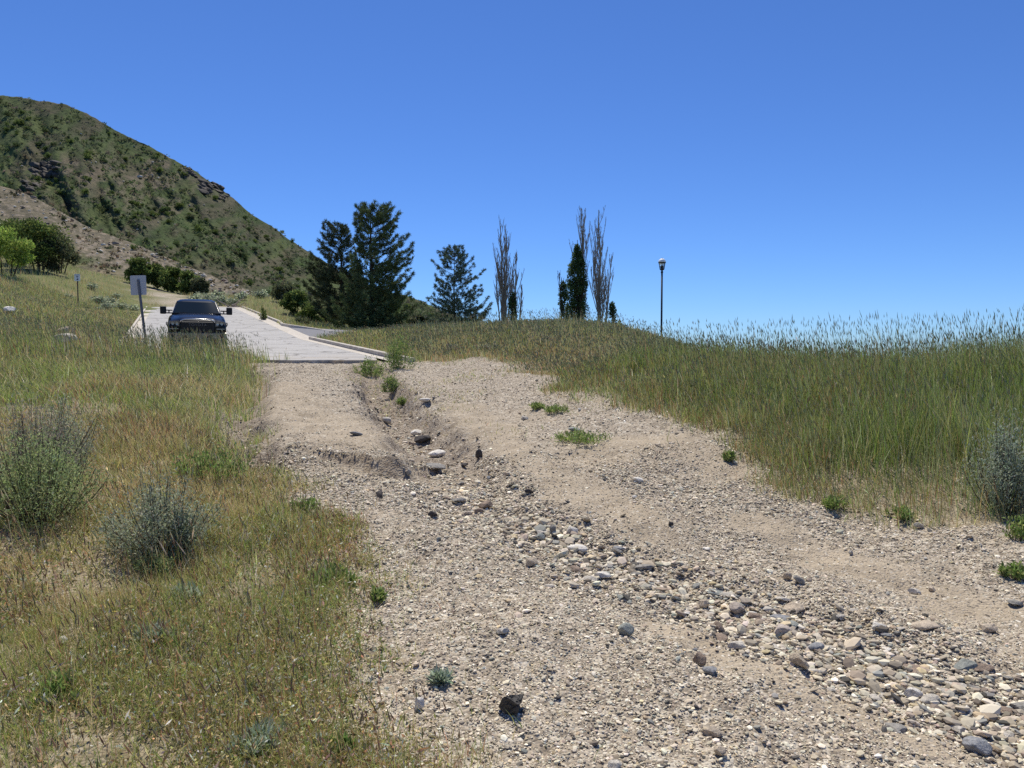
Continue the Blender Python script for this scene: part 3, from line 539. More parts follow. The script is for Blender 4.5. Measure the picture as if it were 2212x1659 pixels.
while k < 46 and tries < 4000:                       # stones scattered over the rest of the track and down the gully
    tries += 1
    if k < 24: f = rng.random(); x = np.interp(f * .55, np.linspace(0, 1, len(GULLY)), GULLY[:, 0]) + rng.normal(0, .2); y = np.interp(f * .55, np.linspace(0, 1, len(GULLY)), GULLY[:, 1]) + rng.normal(0, .2); where = 'bed of the gully'
    else: a, b = scatter(1, 2.6, 14, 900, 2212, .7); x, y = float(a[0]), float(b[0]); where = 'open gravel of the track'
    if float(track(np.array([x]), np.array([y]))[0]) < .85: continue
    s = float(np.clip(.026 * math.exp(rng.normal(0, .4)), .014, .07)) * (1 + .06 * y)
    if any((x - a) ** 2 + (y - b) ** 2 < (s + .04) ** 2 for a, b in SPOTS): continue
    SPOTS.append((x, y)); c = names[int(rng.choice(len(names), p=wts))]; c = 'dark' if rng.random() < .14 else c; lb = f'small {c} stone lying loose on the {where}'
    z = float(H(np.array([x]), np.array([y]))[0]); stone((x, y, z), (s * 2, s * 1.4, s * rng.uniform(.7, 1.2)), int(rng.integers(0, 8)), c, lb, lb.replace('stone', 'stones'), rz=rng.random() * 6.28, sink=.15); k += 1
# big rocks in the meadow and by the road
CLR = []
for u, v, w, h, k, c, lb in [(20, 679, 36, 15, 1, 'white', 'pale rock lying high in the meadow near the small sign'), (140, 743, 56, 20, 1, 'pale grey', 'long pale rock in the tall meadow grass, lower of two'), (142, 725, 46, 20, 3, 'tan', 'tan topped rock just above the long pale rock in the meadow'),
                             (300, 738, 34, 7, 3, 'tan', 'flat tan stone at the foot of the leaning sign'), (308, 745, 22, 7, 1, 'white', 'whitish stone at the foot of the leaning sign')]:
    q = px_stone(u, v, w, h * 1.3, k, c, lb); q.location.z += .10; CLR.append((q.location.x, q.location.y))
# ================================================================== grass and low plants (uncountable)
GREEN = (.28, .38, .10); OLIVE = (.43, .43, .15); TAN = (.62, .50, .28); RUST = (.46, .25, .14); BLUE = (.38, .42, .24); DRY = (.60, .52, .33); YEL = (.38, .36, .12); GREY = (.44, .42, .34)
def veg(X, Y, extra=0.0):
    """density of plant cover, 0..1"""
    return 1 - track(X, Y)
def offroad(X, Y):
    o = X - xroad(Y); return ~((np.abs(o + .1) < 4.95) & (Y > 23.2) & (Y < 81)) & ~((Y > 38) & (Y < 50) & (X > xroad(Y)) & (X < np.interp(Y, [38.9, 40, 44, 46, 47.5, 49.2, 50.6], [-10.3, -9.5, -8.6, -11.3, -14.0, -15.2, -15.8])))
def grass_obj(name, parts, label, cat='grass', m=None):
    Vs, Cs, Fs, n0 = [], [], {}, 0
    for V, Fl, c in parts:
        for f in Fl:
            if len(f): Fs.setdefault(f.shape[1], []).append(f + n0)
        Vs.append(V); Cs.append(c); n0 += len(V)
    o = link(bpy.data.objects.new(name, fast_mesh(name, np.concatenate(Vs), [np.concatenate(Fs[k]) for k in Fs], m or M_GRASS, np.concatenate(Cs)))); return tag(o, label, cat, kind='stuff')
wind = np.array([-.10, -.05])
def field(n, y0, y1, u0, u1, hfun, wid, table, dens, lean=.35, seg=2, head=0.0, headl=.075, pw=1.3, headc=None, flop=0.0):
    """grass blades over one stretch of ground; some carry seed heads"""
    X, Y = scatter(n, y0, y1, u0, u1, pw); k = rng.random(n) < dens(X, Y); X, Y = X[k], Y[k]; k = offroad(X, Y); X, Y = X[k], Y[k]; n = len(X)
    if n == 0: return []
    h = hfun(X, Y) * np.clip(np.exp(rng.normal(0, .22, n)), .5, 1.3); Z = H(X, Y) - .01; c = table(X, Y, n)
    ld = rng.normal(0, lean, (n, 2)) * h[:, None] + wind * h[:, None]
    if flop: q = rng.random(n) < flop; ld[q] *= 3.0; h[q] *= .6
    out = []; V, Fl, cc, tip, d = blades(np.stack([X, Y, Z], -1), h, wid(Y) * np.exp(rng.normal(0, .2, n)), ld, rng.random(n) * 6.28, c, seg); out.append((V, Fl, cc))
    if head:
        q = rng.random(n) < head; m = q.sum(); D = d[q] * .6 + np.stack([ld[q][:, 0], ld[q][:, 1], h[q] * .2], -1) * .25; D = D / np.linalg.norm(D, axis=1)[:, None] + np.array([-.12, -.05, .5]); hc = pal(m, headc or [(.55, (.36, .39, .24)), (.25, (.48, .45, .27)), (.12, (.44, .35, .22)), (.08, (.72, .65, .44))], jit=.15)
        out.append(spikes(tip[q], D, headl * np.exp(rng.normal(0, .22, m)), np.maximum(.0038, wid(Y[q]) * .75), hc))
    return out
def tab_left(X, Y, n):
    a = fbm(X * .75, Y * .5, 401, 4); b = fbm(X * .9 + 9, Y * .6, 407, 4); near = 1 - sstep(5.5, 11, Y)
    rust = sstep(.50, .60, b) * 1.4 * (.5 + .6 * near); green = 1.5 * sstep(.46, .57, a) * (1 - .35 * near); tan = 1.3 * sstep(.5, .62, 1 - a) * (.5 + .6 * near)
    return pal(n, [(.9 * green + .12 * (1 - near), GREEN), (.7, OLIVE), (.2 + .75 * tan, TAN), (.06 + .6 * rust, RUST), (.35 * (1 - near), BLUE), (.5 * near, YEL), (.12, DRY), (.06, (.70, .68, .58))], jit=.26)
WR = lambda Y: np.clip(.00075 * Y, .0028, .03)
L0, Lm = -250, 1150
def dl(y0):
    def clear(X, Y):
        m = np.ones(np.shape(X))
        for x, y in CLR[:3]: m = m * (1 - .93 * np.exp(-((X - x * (1 - (y - Y) / y)) / .5) ** 4) * sstep(y - 3.4, y - 2.6, Y) * (1 - sstep(y, y + .4, Y)))
        return m
    return lambda X, Y: clear(X, Y) * np.clip(veg(X, Y) ** 1.3, 0, 1) * (.25 + .75 * sstep(.36, .47, fbm(X * 1.1 + 3, Y * .9, 409, 4))) * (X < edge_x(EDGE_L, Y) + .8)
parts = []
parts += field(110000, 2.2, 8, L0, Lm, lambda X, Y: .045 + .07 * fbm(X * 1.2, Y * 1.2, 421) + .004 * Y, WR, tab_left, dl(0), .55, 2, 0, pw=1.25)
parts += field(9000, 2.2, 9, L0, Lm, lambda X, Y: .17 + .14 * fbm(X, Y, 423), lambda Y: np.clip(.0005 * Y, .002, .03), lambda X, Y, n: pal(n, [(.4, OLIVE), (.4, RUST), (.25, GREEN), (.2, TAN)]), dl(0), .16, 3, .6, .05, 1.25, [(.5, (.38, .26, .16)), (.3, (.30, .28, .15)), (.2, DRY)])
parts += field(90000, 7.5, 15, L0, Lm, lambda X, Y: .10 + .12 * fbm(X * .9, Y * .9, 425) + .22 * sstep(9, 15, Y), WR, tab_left, dl(0), .4, 2, .05, pw=1.3)
parts += field(80000, 14, 24.5, -200, 1000, lambda X, Y: np.where(X > xroad(Y) - 7, .20, .25) + .22 * fbm(X * .4, Y * .4, 427), WR, tab_left, dl(0), .22, 2, .12, .09, 1.3, flop=.08)
parts += field(8000, 15, 24, -100, 760, lambda X, Y: .55 + .28 * fbm(X * .4, Y * .4, 429), lambda Y: .0006 * Y, tab_left, dl(0), .14, 3, .9, .10, 1.3)
parts += field(1500, 3.2, 8, -120, 700, lambda X, Y: .30 + .22 * fbm(X * 2, Y * 2, 435), lambda Y: .0006 * Y, lambda X, Y, n: pal(n, [(.5, OLIVE), (.5, DRY), (.3, GREEN)]), lambda X, Y: dl(0)(X, Y) * sstep(.5, .62, fbm(X * .9, Y * .9, 436)), .22, 3, .7, .075, 1.2, [(.6, (.72, .65, .45)), (.4, (.42, .40, .24))])
grass_obj('meadow_grass', parts, 'short olive and tan grass of the meadow beside the track')
parts = field(75000, 24, 62, -200, 560, lambda X, Y: .30 + .22 * fbm(X * .2, Y * .2, 431), WR, lambda X, Y, n: pal(n, [(.5 * sstep(.4, .6, fbm(X * .15, Y * .12, 433)), GREEN), (.45, OLIVE), (.45, TAN), (.14, RUST), (.35, BLUE)]), lambda X, Y: veg(X, Y) * (X < xroad(Y) - 4.9), .28, 2, .12, .10, 1.2, flop=.08)
parts += field(50000, 60, 125, -150, 760, lambda X, Y: .35 + .2 * fbm(X * .2, Y * .2, 437), WR, lambda X, Y, n: pal(n, [(.5 * sstep(.4, .6, fbm(X * .1, Y * .08, 439)), GREEN), (.45, OLIVE), (.6, TAN), (.1, RUST), (.2, BLUE)]), lambda X, Y: veg(X, Y) * np.where(X > xroad(Y), .9, .7) * (np.hypot((X + 36) / 1, 0) > -1), .3, 1, 0, pw=1.0)
grass_obj('slope_grass', parts, 'green and tan grass covering the slope between the meadow and the hillside')
def tab_right(X, Y, n):
    e = X - xr_edge(Y); a = fbm(X * .7, Y * .5, 441, 3); r = 1 - sstep(.2, 1.3, e)
    return pal(n, [(.40 + .4 * sstep(.5, .6, a), GREEN), (.45, OLIVE), (.6, BLUE), (.04 + .35 * r + .3 * sstep(.54, .64, fbm(X, Y * .8, 443, 3)), RUST), (.16 + .3 * r, TAN), (.06, DRY), (.02, (.8, .76, .62))], jit=.24) * np.array([.78, .83, .76])
dr_ = lambda X, Y: np.clip(veg(X, Y) ** 1.2, 0, 1) * (X > xr_edge(Y) - .8)
hr = lambda X, Y: .10 + .37 * sstep(.1, 1.0 + .1 * Y, X - xr_edge(Y) + (fbm(X * 1.4, Y * 1.4, 445) - .5) * 1.6) + .30 * (fbm(X * .55, Y * .45, 447, 3) - .22)
sparse = lambda X, Y: dr_(X, Y) * (.3 + .7 * sstep(6.2, 7.6, Y + (fbm(X * 1.3, Y * 1.3, 449) - .5) * 2)) * (.3 + .7 * sstep(.34, .5, fbm(X * .9, Y * .7, 457, 4)))
parts = field(150000, 4.6, 17, 1150, 2800, hr, WR, tab_right, sparse, .20, 3, .16, .078, 1.1, flop=.10)
parts += field(85000, 4.2, 15, 1150, 2800, lambda X, Y: .06 + .13 * fbm(X * 2, Y * 2, 451), WR, tab_right, sparse, .6, 2, 0, pw=1.1)
parts += field(8500, 8.2, 17, 1350, 2800, lambda X, Y: .66 + .18 * fbm(X * 2, Y * 2, 453), lambda Y: np.clip(.0005 * Y, .003, .03), tab_right, lambda X, Y: dr_(X, Y) * sstep(1.0, 2.0, X - xr_edge(Y)), .10, 3, .9, .085, 1.1)
grass_obj('tall_grass', parts, 'tall green grass with seed heads on the bank above the track')
parts = field(105000, 15, 44, 850, 1600, lambda X, Y: .10 + .34 * sstep(19, 28, Y) * (.5 + .6 * fbm(X * .4, Y * .4, 461)), WR, lambda X, Y, n: pal(n, [(.3 * sstep(.4, .6, fbm(X * .25, Y * .2, 463)), tuple(.8 * x for x in GREEN)), (.5, tuple(.8 * x for x in OLIVE)), (.10 + .35 * (1 - sstep(20, 26, Y)), RUST), (.30 + .3 * (1 - sstep(20, 28, Y)), TAN), (.55, BLUE), (.06, DRY)]), lambda X, Y: veg(X, Y) * (X > np.where(Y < 40, xroad(Y) + 4.9, -9)), .22, 2, .2, .10, 1.3, flop=.08)
parts += field(26000, 24, 52, 560, 900, lambda X, Y: .22 + .2 * fbm(X * .3, Y * .3, 465), WR, lambda X, Y, n: pal(n, [(.45, GREEN), (.5, OLIVE), (.35, TAN), (.2, RUST), (.3, BLUE)]), lambda X, Y: veg(X, Y) * (X > xroad(Y) + 4.8), .25, 2, .1, .1, 1.0)
parts += field(16000, 40, 75, 640, 1450, lambda X, Y: .4 + 0 * X, WR, lambda X, Y, n: pal(n, [(.4, GREEN), (.5, OLIVE), (.3, TAN), (.3, BLUE)]), lambda X, Y: veg(X, Y) * (X > xroad(Y) + 5), .25, 2, .1, .1, 1.0)
parts += field(2600, 20, 38, 880, 1460, lambda X, Y: .62 + .25 * fbm(X * .4, Y * .4, 467), lambda Y: .0005 * Y, lambda X, Y, n: pal(n, [(.5, BLUE), (.4, OLIVE), (.3, TAN)]), lambda X, Y: veg(X, Y) * sstep(25, 31, Y), .12, 3, .9, .11, 1.2)
grass_obj('mound_grass', parts, 'olive grass covering the low mound in front of the pines and poplars')
# thin grass creeping over the far end of the track and tufts along its middle
parts = field(9000, 9, 23.5, 560, 1500, lambda X, Y: .05 + .05 * fbm(X, Y, 471), WR, lambda X, Y, n: pal(n, [(.5, TAN), (.5, OLIVE), (.25, GREEN), (.2, DRY)]), lambda X, Y: track(X, Y) * sstep(.5, .68, fbm(X * .9, Y * .7, 473)) * (X > edge_x(EDGE_L, Y) + 2.2), .6, 2, 0, pw=1.2)
parts += field(5200, 2.3, 12, 700, 1300, lambda X, Y: .05 + .06 * fbm(X, Y, 475), WR, lambda X, Y, n: pal(n, [(.4, TAN), (.5, OLIVE), (.3, GREEN), (.3, RUST)]), lambda X, Y: np.clip(1 - np.abs(X - edge_x(EDGE_L, Y) - .15) / .55, 0, 1) * sstep(.42, .6, fbm(X * 2.3, Y * 2.3, 477)), .55, 2, .1, .03, 1.2)
grass_obj('track_grass', parts, 'thin short grass creeping onto the gravel track')
# leafy ground cover of the near weeds
def cover():
    X, Y = scatter(230000, 2.1, 9, L0, 1150, 1.15); k = rng.random(len(X)) < dl(0)(X, Y) * sstep(.25, .5, fbm(X * 1.4, Y * 1.4, 481)); X, Y = X[k], Y[k]; n = len(X); Z = H(X, Y) + rng.random(n) ** 1.5 * (.03 + .05 * fbm(X * 1.5, Y * 1.5, 483))
    a = fbm(X * 1.1, Y * 1.1, 485, 3); c = pal(n, [(.9 * sstep(.4, .6, a), (.20, .27, .09)), (.55, YEL), (.55, (.32, .28, .12)), (.16 + .4 * sstep(.5, .65, fbm(X * .8, Y * .8, 487)), RUST), (.12, (.42, .50, .37)), (.18, GREY), (.35, TAN), (.16, (.74, .74, .66)), (.12, (.42, .27, .24))], jit=.36)
    return leaves(np.stack([X, Y, Z], -1), rdir(n, .35), .018 * np.exp(rng.normal(0, .4, n)) + .001 * Y, .0065 + .0009 * Y + 0 * X, c)
grass_obj('weed_cover', [cover()], 'low tangled leafy weeds and dry stems covering the near ground', 'weeds', M_LEAF)
print('veg', time.time() - _t0)
# ================================================================== shrubs
def bush_parts(rad, hgt, nstem, nleaf, lcols, ll, lw, seed, up=.5, base=.15, stemr=.006, stems=True, gap=.0, inner=.35):
    """(stem builder, leaf arrays): stems fan out from the base, leaves sit along their outer parts"""
    r = np.random.default_rng(seed); S = MB(); pts = []; dirs = []
    for k in range(nstem):
        a = r.random() * 6.283; q = r.random() ** .6; an = .55 + .75 * float(vnoise(np.array([math.cos(a) * 1.6 + seed * 3.1]), np.array([math.sin(a) * 1.6 + 7]), seed)[0]); tip = np.array([math.cos(a) * rad * q * an, math.sin(a) * rad * q * an, hgt * (1 - .55 * q * q) * r.uniform(.6, 1.05) * (.55 + .45 * an)])
        root = np.array([math.cos(a), math.sin(a), 0]) * rad * base * q; mid = root * .5 + tip * .5 + np.array([math.cos(a), math.sin(a), 0]) * rad * .10 * q + r.normal(0, .03, 3) * rad - np.array([0, 0, hgt * .06 * q])
        t = np.linspace(0, 1, 5)[:, None]; P = (1 - t) ** 2 * root + 2 * t * (1 - t) * mid + t * t * tip
        if stems: S.tube(P, np.linspace(stemr, stemr * .35, 5), 4, cap=False)
        m = nleaf // nstem; tt = (inner + (1 - inner) * r.random(m) ** .75)[:, None]; L = (1 - tt) ** 2 * root + 2 * tt * (1 - tt) * mid + tt * tt * tip
        pts.append(L + r.normal(0, 1, (m, 3)) * np.array([rad, rad, hgt]) * (.05 + gap)); d = (tip - mid) / np.linalg.norm(tip - mid); dirs.append(d[None] * up + r.normal(0, .5, (m, 3)))
    P = np.concatenate(pts); D = np.concatenate(dirs); P[:, 2] = np.maximum(P[:, 2], .01); n = len(P)
    return S, leaves(P, D, ll * np.exp(r.normal(0, .25, n)), lw * np.exp(r.normal(0, .2, n)), pal(n, lcols, jit=.2))
def plant(name, p, S, Lf, label, cat, group=None, rz=0.0, leafname='foliage', mstem=None):
    o = empty(name, p, rz); link(bpy.data.objects.new(leafname, fast_mesh(leafname, Lf[0], Lf[1], M_LEAF, Lf[2])), o)
    if S is not None and S.n: S.build('stem', mstem or M_TWIG, o)
    return tag(o, label, cat, group)
def dup(root, loc, rz, sc, label=None, group=None):
    r = root.copy(); col.objects.link(r); r.location = loc; r.rotation_euler = (0, 0, rz); r.scale = (sc[0], sc[0], sc[1])
    if label: r['label'] = label
    if group: r['group'] = group
    for ch in list(root.children):
        c = ch.copy(); col.objects.link(c); c.parent = r
    return r
SAGE = [(.5, (.37, .40, .27)), (.3, (.27, .31, .20)), (.2, (.50, .52, .38))]; SAGEG = [(.6, (.30, .37, .15)), (.4, (.40, .46, .23))]; SAGEB = [(.5, (.38, .33, .26)), (.5, (.29, .31, .21))]
def sage(u, v, w, h, pal_, label, seed, n=5200, name='sagebrush', cat='sagebrush', up=.9, ll=.026):
    p = hh(u, v); m = p[1] / F; S, Lf = bush_parts(w * m * .56, h * m * 1.05, max(18, n // 70), int(n * 1.5), pal_, ll, .0075, seed, up * .6, .3, .005, inner=.15, gap=.035); return plant(name, p, S, Lf, label, cat)
sage(350, 1195, 200, 165, SAGE, 'grey green sagebrush with dark woody stems, in front of the large pale bush', 1)
sage(385, 1215, 70, 130, SAGE, 'slim upright sagebrush clump at the gravel side of the bigger grey one', 2, 2000)
sage(85, 1125, 270, 200, SAGEG, 'large yellowish green sagebrush at the edge of the meadow', 3, 7000)
sage(60, 1060, 240, 215, SAGEB, 'brownish grey sagebrush with dry flower stalks behind the yellowish one', 4, 5000)
sage(150, 1020, 140, 150, SAGE, 'dusty blue sagebrush beside the whitish rock', 5, 3000)
sage(345, 1245, 90, 50, SAGEG, 'low soft green sagebrush sprouting below the slim clump', 6, 1200)
sage(2165, 1108, 150, 205, [(.5, (.34, .40, .29)), (.3, (.25, .30, .21)), (.2, (.46, .50, .38))], 'tall bluish sagebrush standing on the gravel bank by the tall grass', 7, 6000, up=1.1)
GRN = [(.5, (.22, .32, .09)), (.35, (.31, .38, .13)), (.15, (.42, .40, .20))]; SILV = [(.6, (.46, .53, .40)), (.4, (.33, .40, .26))]
def weed(u, v, w, h, pal_, label, seed, n=420, ll=.035, lw=.010, up=.8):
    p = hh(u, v); m = p[1] / F; S, Lf = bush_parts(w * m * .55, h * m * .8, 26, n, pal_, ll * (1 + p[1] * .04), lw * (1 + p[1] * .05), seed, up, .65, .003, inner=.05, gap=.05); return plant('weed_clump', p, S, Lf, label, 'weed')
for a in [(705, 1268, 100, 55, GRN, 'dark green weed clump spreading onto the gravel beside the meadow', 11, 900), (450, 1035, 150, 95, GRN, 'broad leafy green clump in the brown grass near the track', 12, 1300), (400, 1300, 60, 38, SILV, 'silvery broad leaved weed below the sagebrush', 13), (1800, 1100, 46, 34, GRN, 'small green weed clump on gravel below the tall grass', 14),
          (1945, 1122, 50, 30, GRN, 'pale green weed clump nearer the bluish sagebrush', 15), (862, 797, 66, 95, GRN, 'tall green weeds at the end of the straight kerb', 16, 2400), (800, 815, 60, 52, GRN, 'grassy green weed tuft at the head of the gully', 17, 1500), (845, 850, 40, 60, GRN, 'thin tall weeds growing inside the gully', 32, 900), (868, 880, 26, 22, GRN, 'small weed on the gully floor below the tall ones', 33, 500), (1205, 893, 46, 18, GRN, 'flat green tuft on the far part of the track', 18), (1160, 885, 30, 16, GRN, 'tiny green tuft beside the flat one on the track', 31),
          (660, 1105, 60, 34, GRN, 'small green weed at the rim of the gravel among tall stems', 19), (815, 1300, 34, 24, GRN, 'tiny green weed alone between gravel and dry grass', 20), (2200, 1165, 56, 70, GRN, 'green weed at the foot of the bluish sagebrush', 21), (1255, 958, 130, 28, GRN, 'long low patch of green weeds around the flat greenish stone', 22, 900), (950, 1480, 34, 20, SILV, 'small grey leaved weed on the gravel near the black rock', 23),
          (740, 1640, 60, 45, GRN, 'bright green weed at the bottom edge of the meadow', 24), (560, 1620, 110, 50, SILV, 'white leaved weed patch in the lowest part of the meadow', 25, 700), (330, 1390, 70, 36, SILV, 'greyish weed rosette beside the small white stone', 26), (115, 1520, 120, 60, GRN, 'green weed patch in the near meadow corner', 27, 800),
          (1500, 905, 60, 40, GRN, 'bright green tuft where the tall grass reaches the track', 28, 500), (1575, 1000, 24, 26, GRN, 'small upright green tuft on the track edge', 29), (2190, 1250, 40, 36, GRN, 'green weed on the gravel bank beyond the sandy path', 30)]:
    weed(*a)
# yellow-green rabbitbrush and grey sage on the mound, the meadow and the slope
YG = [(.6, (.38, .40, .07)), (.4, (.26, .30, .07))]
def far_bush(name, u, v, Y, w, h, pal_, label, seed, cat, n=500, ll=.16, group=None):
    p = at(u, v, Y); p[2] = float(H(p[:1], p[1:2])[0]) if group != 'hill' else p[2]; m = Y / F; S, Lf = bush_parts(w * m * .5, h * m, 16, n, pal_, ll, ll * .5, seed, .4, .2, .02, inner=.2); return plant(name, p, S, Lf, label, cat, None if group == 'hill' else group)
far_bush('rabbitbrush', 1103, 724, 28, 54, 36, YG, 'rounded yellow green bush on the mound below the dead poplars', 41, 'bush', 700, .07)
far_bush('rabbitbrush', 1186, 727, 29, 30, 30, YG, 'small yellow green bush near the top of the mound', 42, 'bush', 300, .07)
for k, (u, v, Y, w, h, pl, lb) in enumerate([(365, 712, 34, 40, 34, YG, 'yellow flowering bush by the road kerb behind the leaning sign'), (975, 740, 25, 54, 30, SAGEB, 'dry grey bush on the lower mound near the weeds'), (1070, 748, 24, 66, 28, SAGEB, 'dry brownish bush on the mound below the yellow green one'),
                                             (1180, 735, 26, 50, 30, [(1, (.32, .30, .22))], 'bleached straw coloured bush near the top of the mound'), (1375, 738, 33, 14, 28, [(1, (.03, .05, .03))], 'tiny dark conifer at the end of the mound by the lamp post')]):
    far_bush('shrub', u, v, Y, w, h, pl, lb, 50 + k, 'shrub', 500, .06)
# ================================================================== trees
OAK = [(.5, (.125, .17, .05)), (.3, (.19, .23, .065)), (.2, (.075, .11, .036))]; OAKL = [(.6, (.25, .34, .07)), (.4, (.33, .40, .11))]; OAKD = [(.6, (.115, .13, .068)), (.4, (.16, .165, .09))]
def shrub_tree(name, p, w, h, pal_, label, seed, cat='tree', n=6000, ll=.13, group=None, base=.35, skirt=.15):
    """many-stemmed small tree: trunks, limbs and a crown of leaf clumps"""
    r = np.random.default_rng(seed); S = MB(); pts = []; W = w / 2
    for k in range(max(3, int(w * 1.1))):
        a = r.random() * 6.283; q = r.random() ** .5; root = np.array([math.cos(a), math.sin(a), 0]) * W * base * q; tip = np.array([math.cos(a) * W * q * .9, math.sin(a) * W * q * .9, h * (.92 - .4 * q ** 2)])
        t = np.linspace(0, 1, 6)[:, None]; P = root + (tip - root) * t + r.normal(0, .02, (6, 3)) * h * t; S.tube(P, np.linspace(.018, .006, 6) * h * .8, 5, cap=False)
    nc = max(26, int(W * W * h * 1.8)); nc = min(nc, 140)
    a = r.random(nc) * 6.283; q = r.random(nc) ** .45; ph = r.random(nc) ** .8; rr = W * .88 * q * np.sqrt(np.clip(1 - (np.abs(ph - .42) / .62) ** 2, .06, 1)); cz = h * (skirt + (.93 - skirt) * ph); Cn = np.stack([np.cos(a) * rr, np.sin(a) * rr, cz], -1) * np.array([1, 1, 1]) 
    cr = r.uniform(.10, .20, nc) * min(h, w) * 1.0; k = r.integers(0, nc, n); d = r.normal(size=(n, 3)); d /= np.linalg.norm(d, axis=1)[:, None]
    P = Cn[k] + d * (cr[k] * r.random(n) ** .35)[:, None] * np.array([1.1, 1.1, .75]); tone = np.exp(r.normal(0, .22, nc))[k][:, None]; P[:, 2] = np.maximum(P[:, 2], .03)
    Lf = leaves(P, d + r.normal(0, .7, (n, 3)), ll * np.exp(r.normal(0, .25, n)), ll * .62 * np.exp(r.normal(0, .2, n)), pal(n, pal_, jit=.18) * tone)
    o = empty(name, p, 0); link(bpy.data.objects.new('crown', fast_mesh('crown', Lf[0], Lf[1], M_LEAF, Lf[2])), o); S.build('trunk', M_BARK, o); return tag(o, label, cat, group)
def gz(p): p = np.array(p, float); p[2] = float(H(p[:1], p[1:2])[0]) - .05; return p
for k, (u, v, Y, w, h, pl, lb, n) in enumerate([(10, 600, 58, 100, 108, OAKL, 'bright green small tree at the meadow slope edge, with bare lower limbs', 6000), (85, 580, 76, 120, 108, OAK, 'tall dark green oak thicket tree behind the bright green tree', 6500), (128, 584, 77, 84, 84, OAKD, 'dusky brownish oak shrub at the end of the slope thicket', 5000), (30, 566, 80, 110, 92, OAK, 'dark oak tree partly hidden by the bright green tree', 5000),
                                           (302, 626, 104, 54, 58, OAK, 'dark oak shrub at the end of the row above the dirt road, behind the sign', 3200), (338, 626, 106, 46, 50, OAK, 'middle dark oak shrub of the row above the dirt road, beside the sign', 2600), (375, 626, 105, 60, 56, OAK, 'wide green oak shrub in the row above the dirt road', 3400), (408, 622, 104, 46, 50, OAK, 'oak shrub near the road end of the row', 2600), (430, 618, 103, 34, 44, OAKD, 'dusky oak shrub closing the row above the truck', 2200),
                                           (640, 678, 78, 72, 52, OAK, 'round green oak shrub between road and pines', 3400), (672, 690, 70, 60, 50, OAK, 'dark oak shrub under the smaller pine', 3000), (612, 664, 92, 50, 42, OAKD, 'low dusky oak shrub above the long kerb', 2400), (905, 700, 85, 70, 36, OAKD, 'dusky shrub between the big pine and the sparse pine', 2600), (950, 704, 80, 60, 26, OAKD, 'low dusky shrub at the foot of the sparse pine', 2200), (720, 702, 72, 90, 46, OAKD, 'dark brush shrub behind the trunk of the smaller pine', 3000)]):
    m = Y / F; shrub_tree('oak_shrub', gz(at(u, v, Y)), w * m, h * m, pl, lb, 70 + k, 'shrub', n, .0032 * Y if Y > 50 else .13)
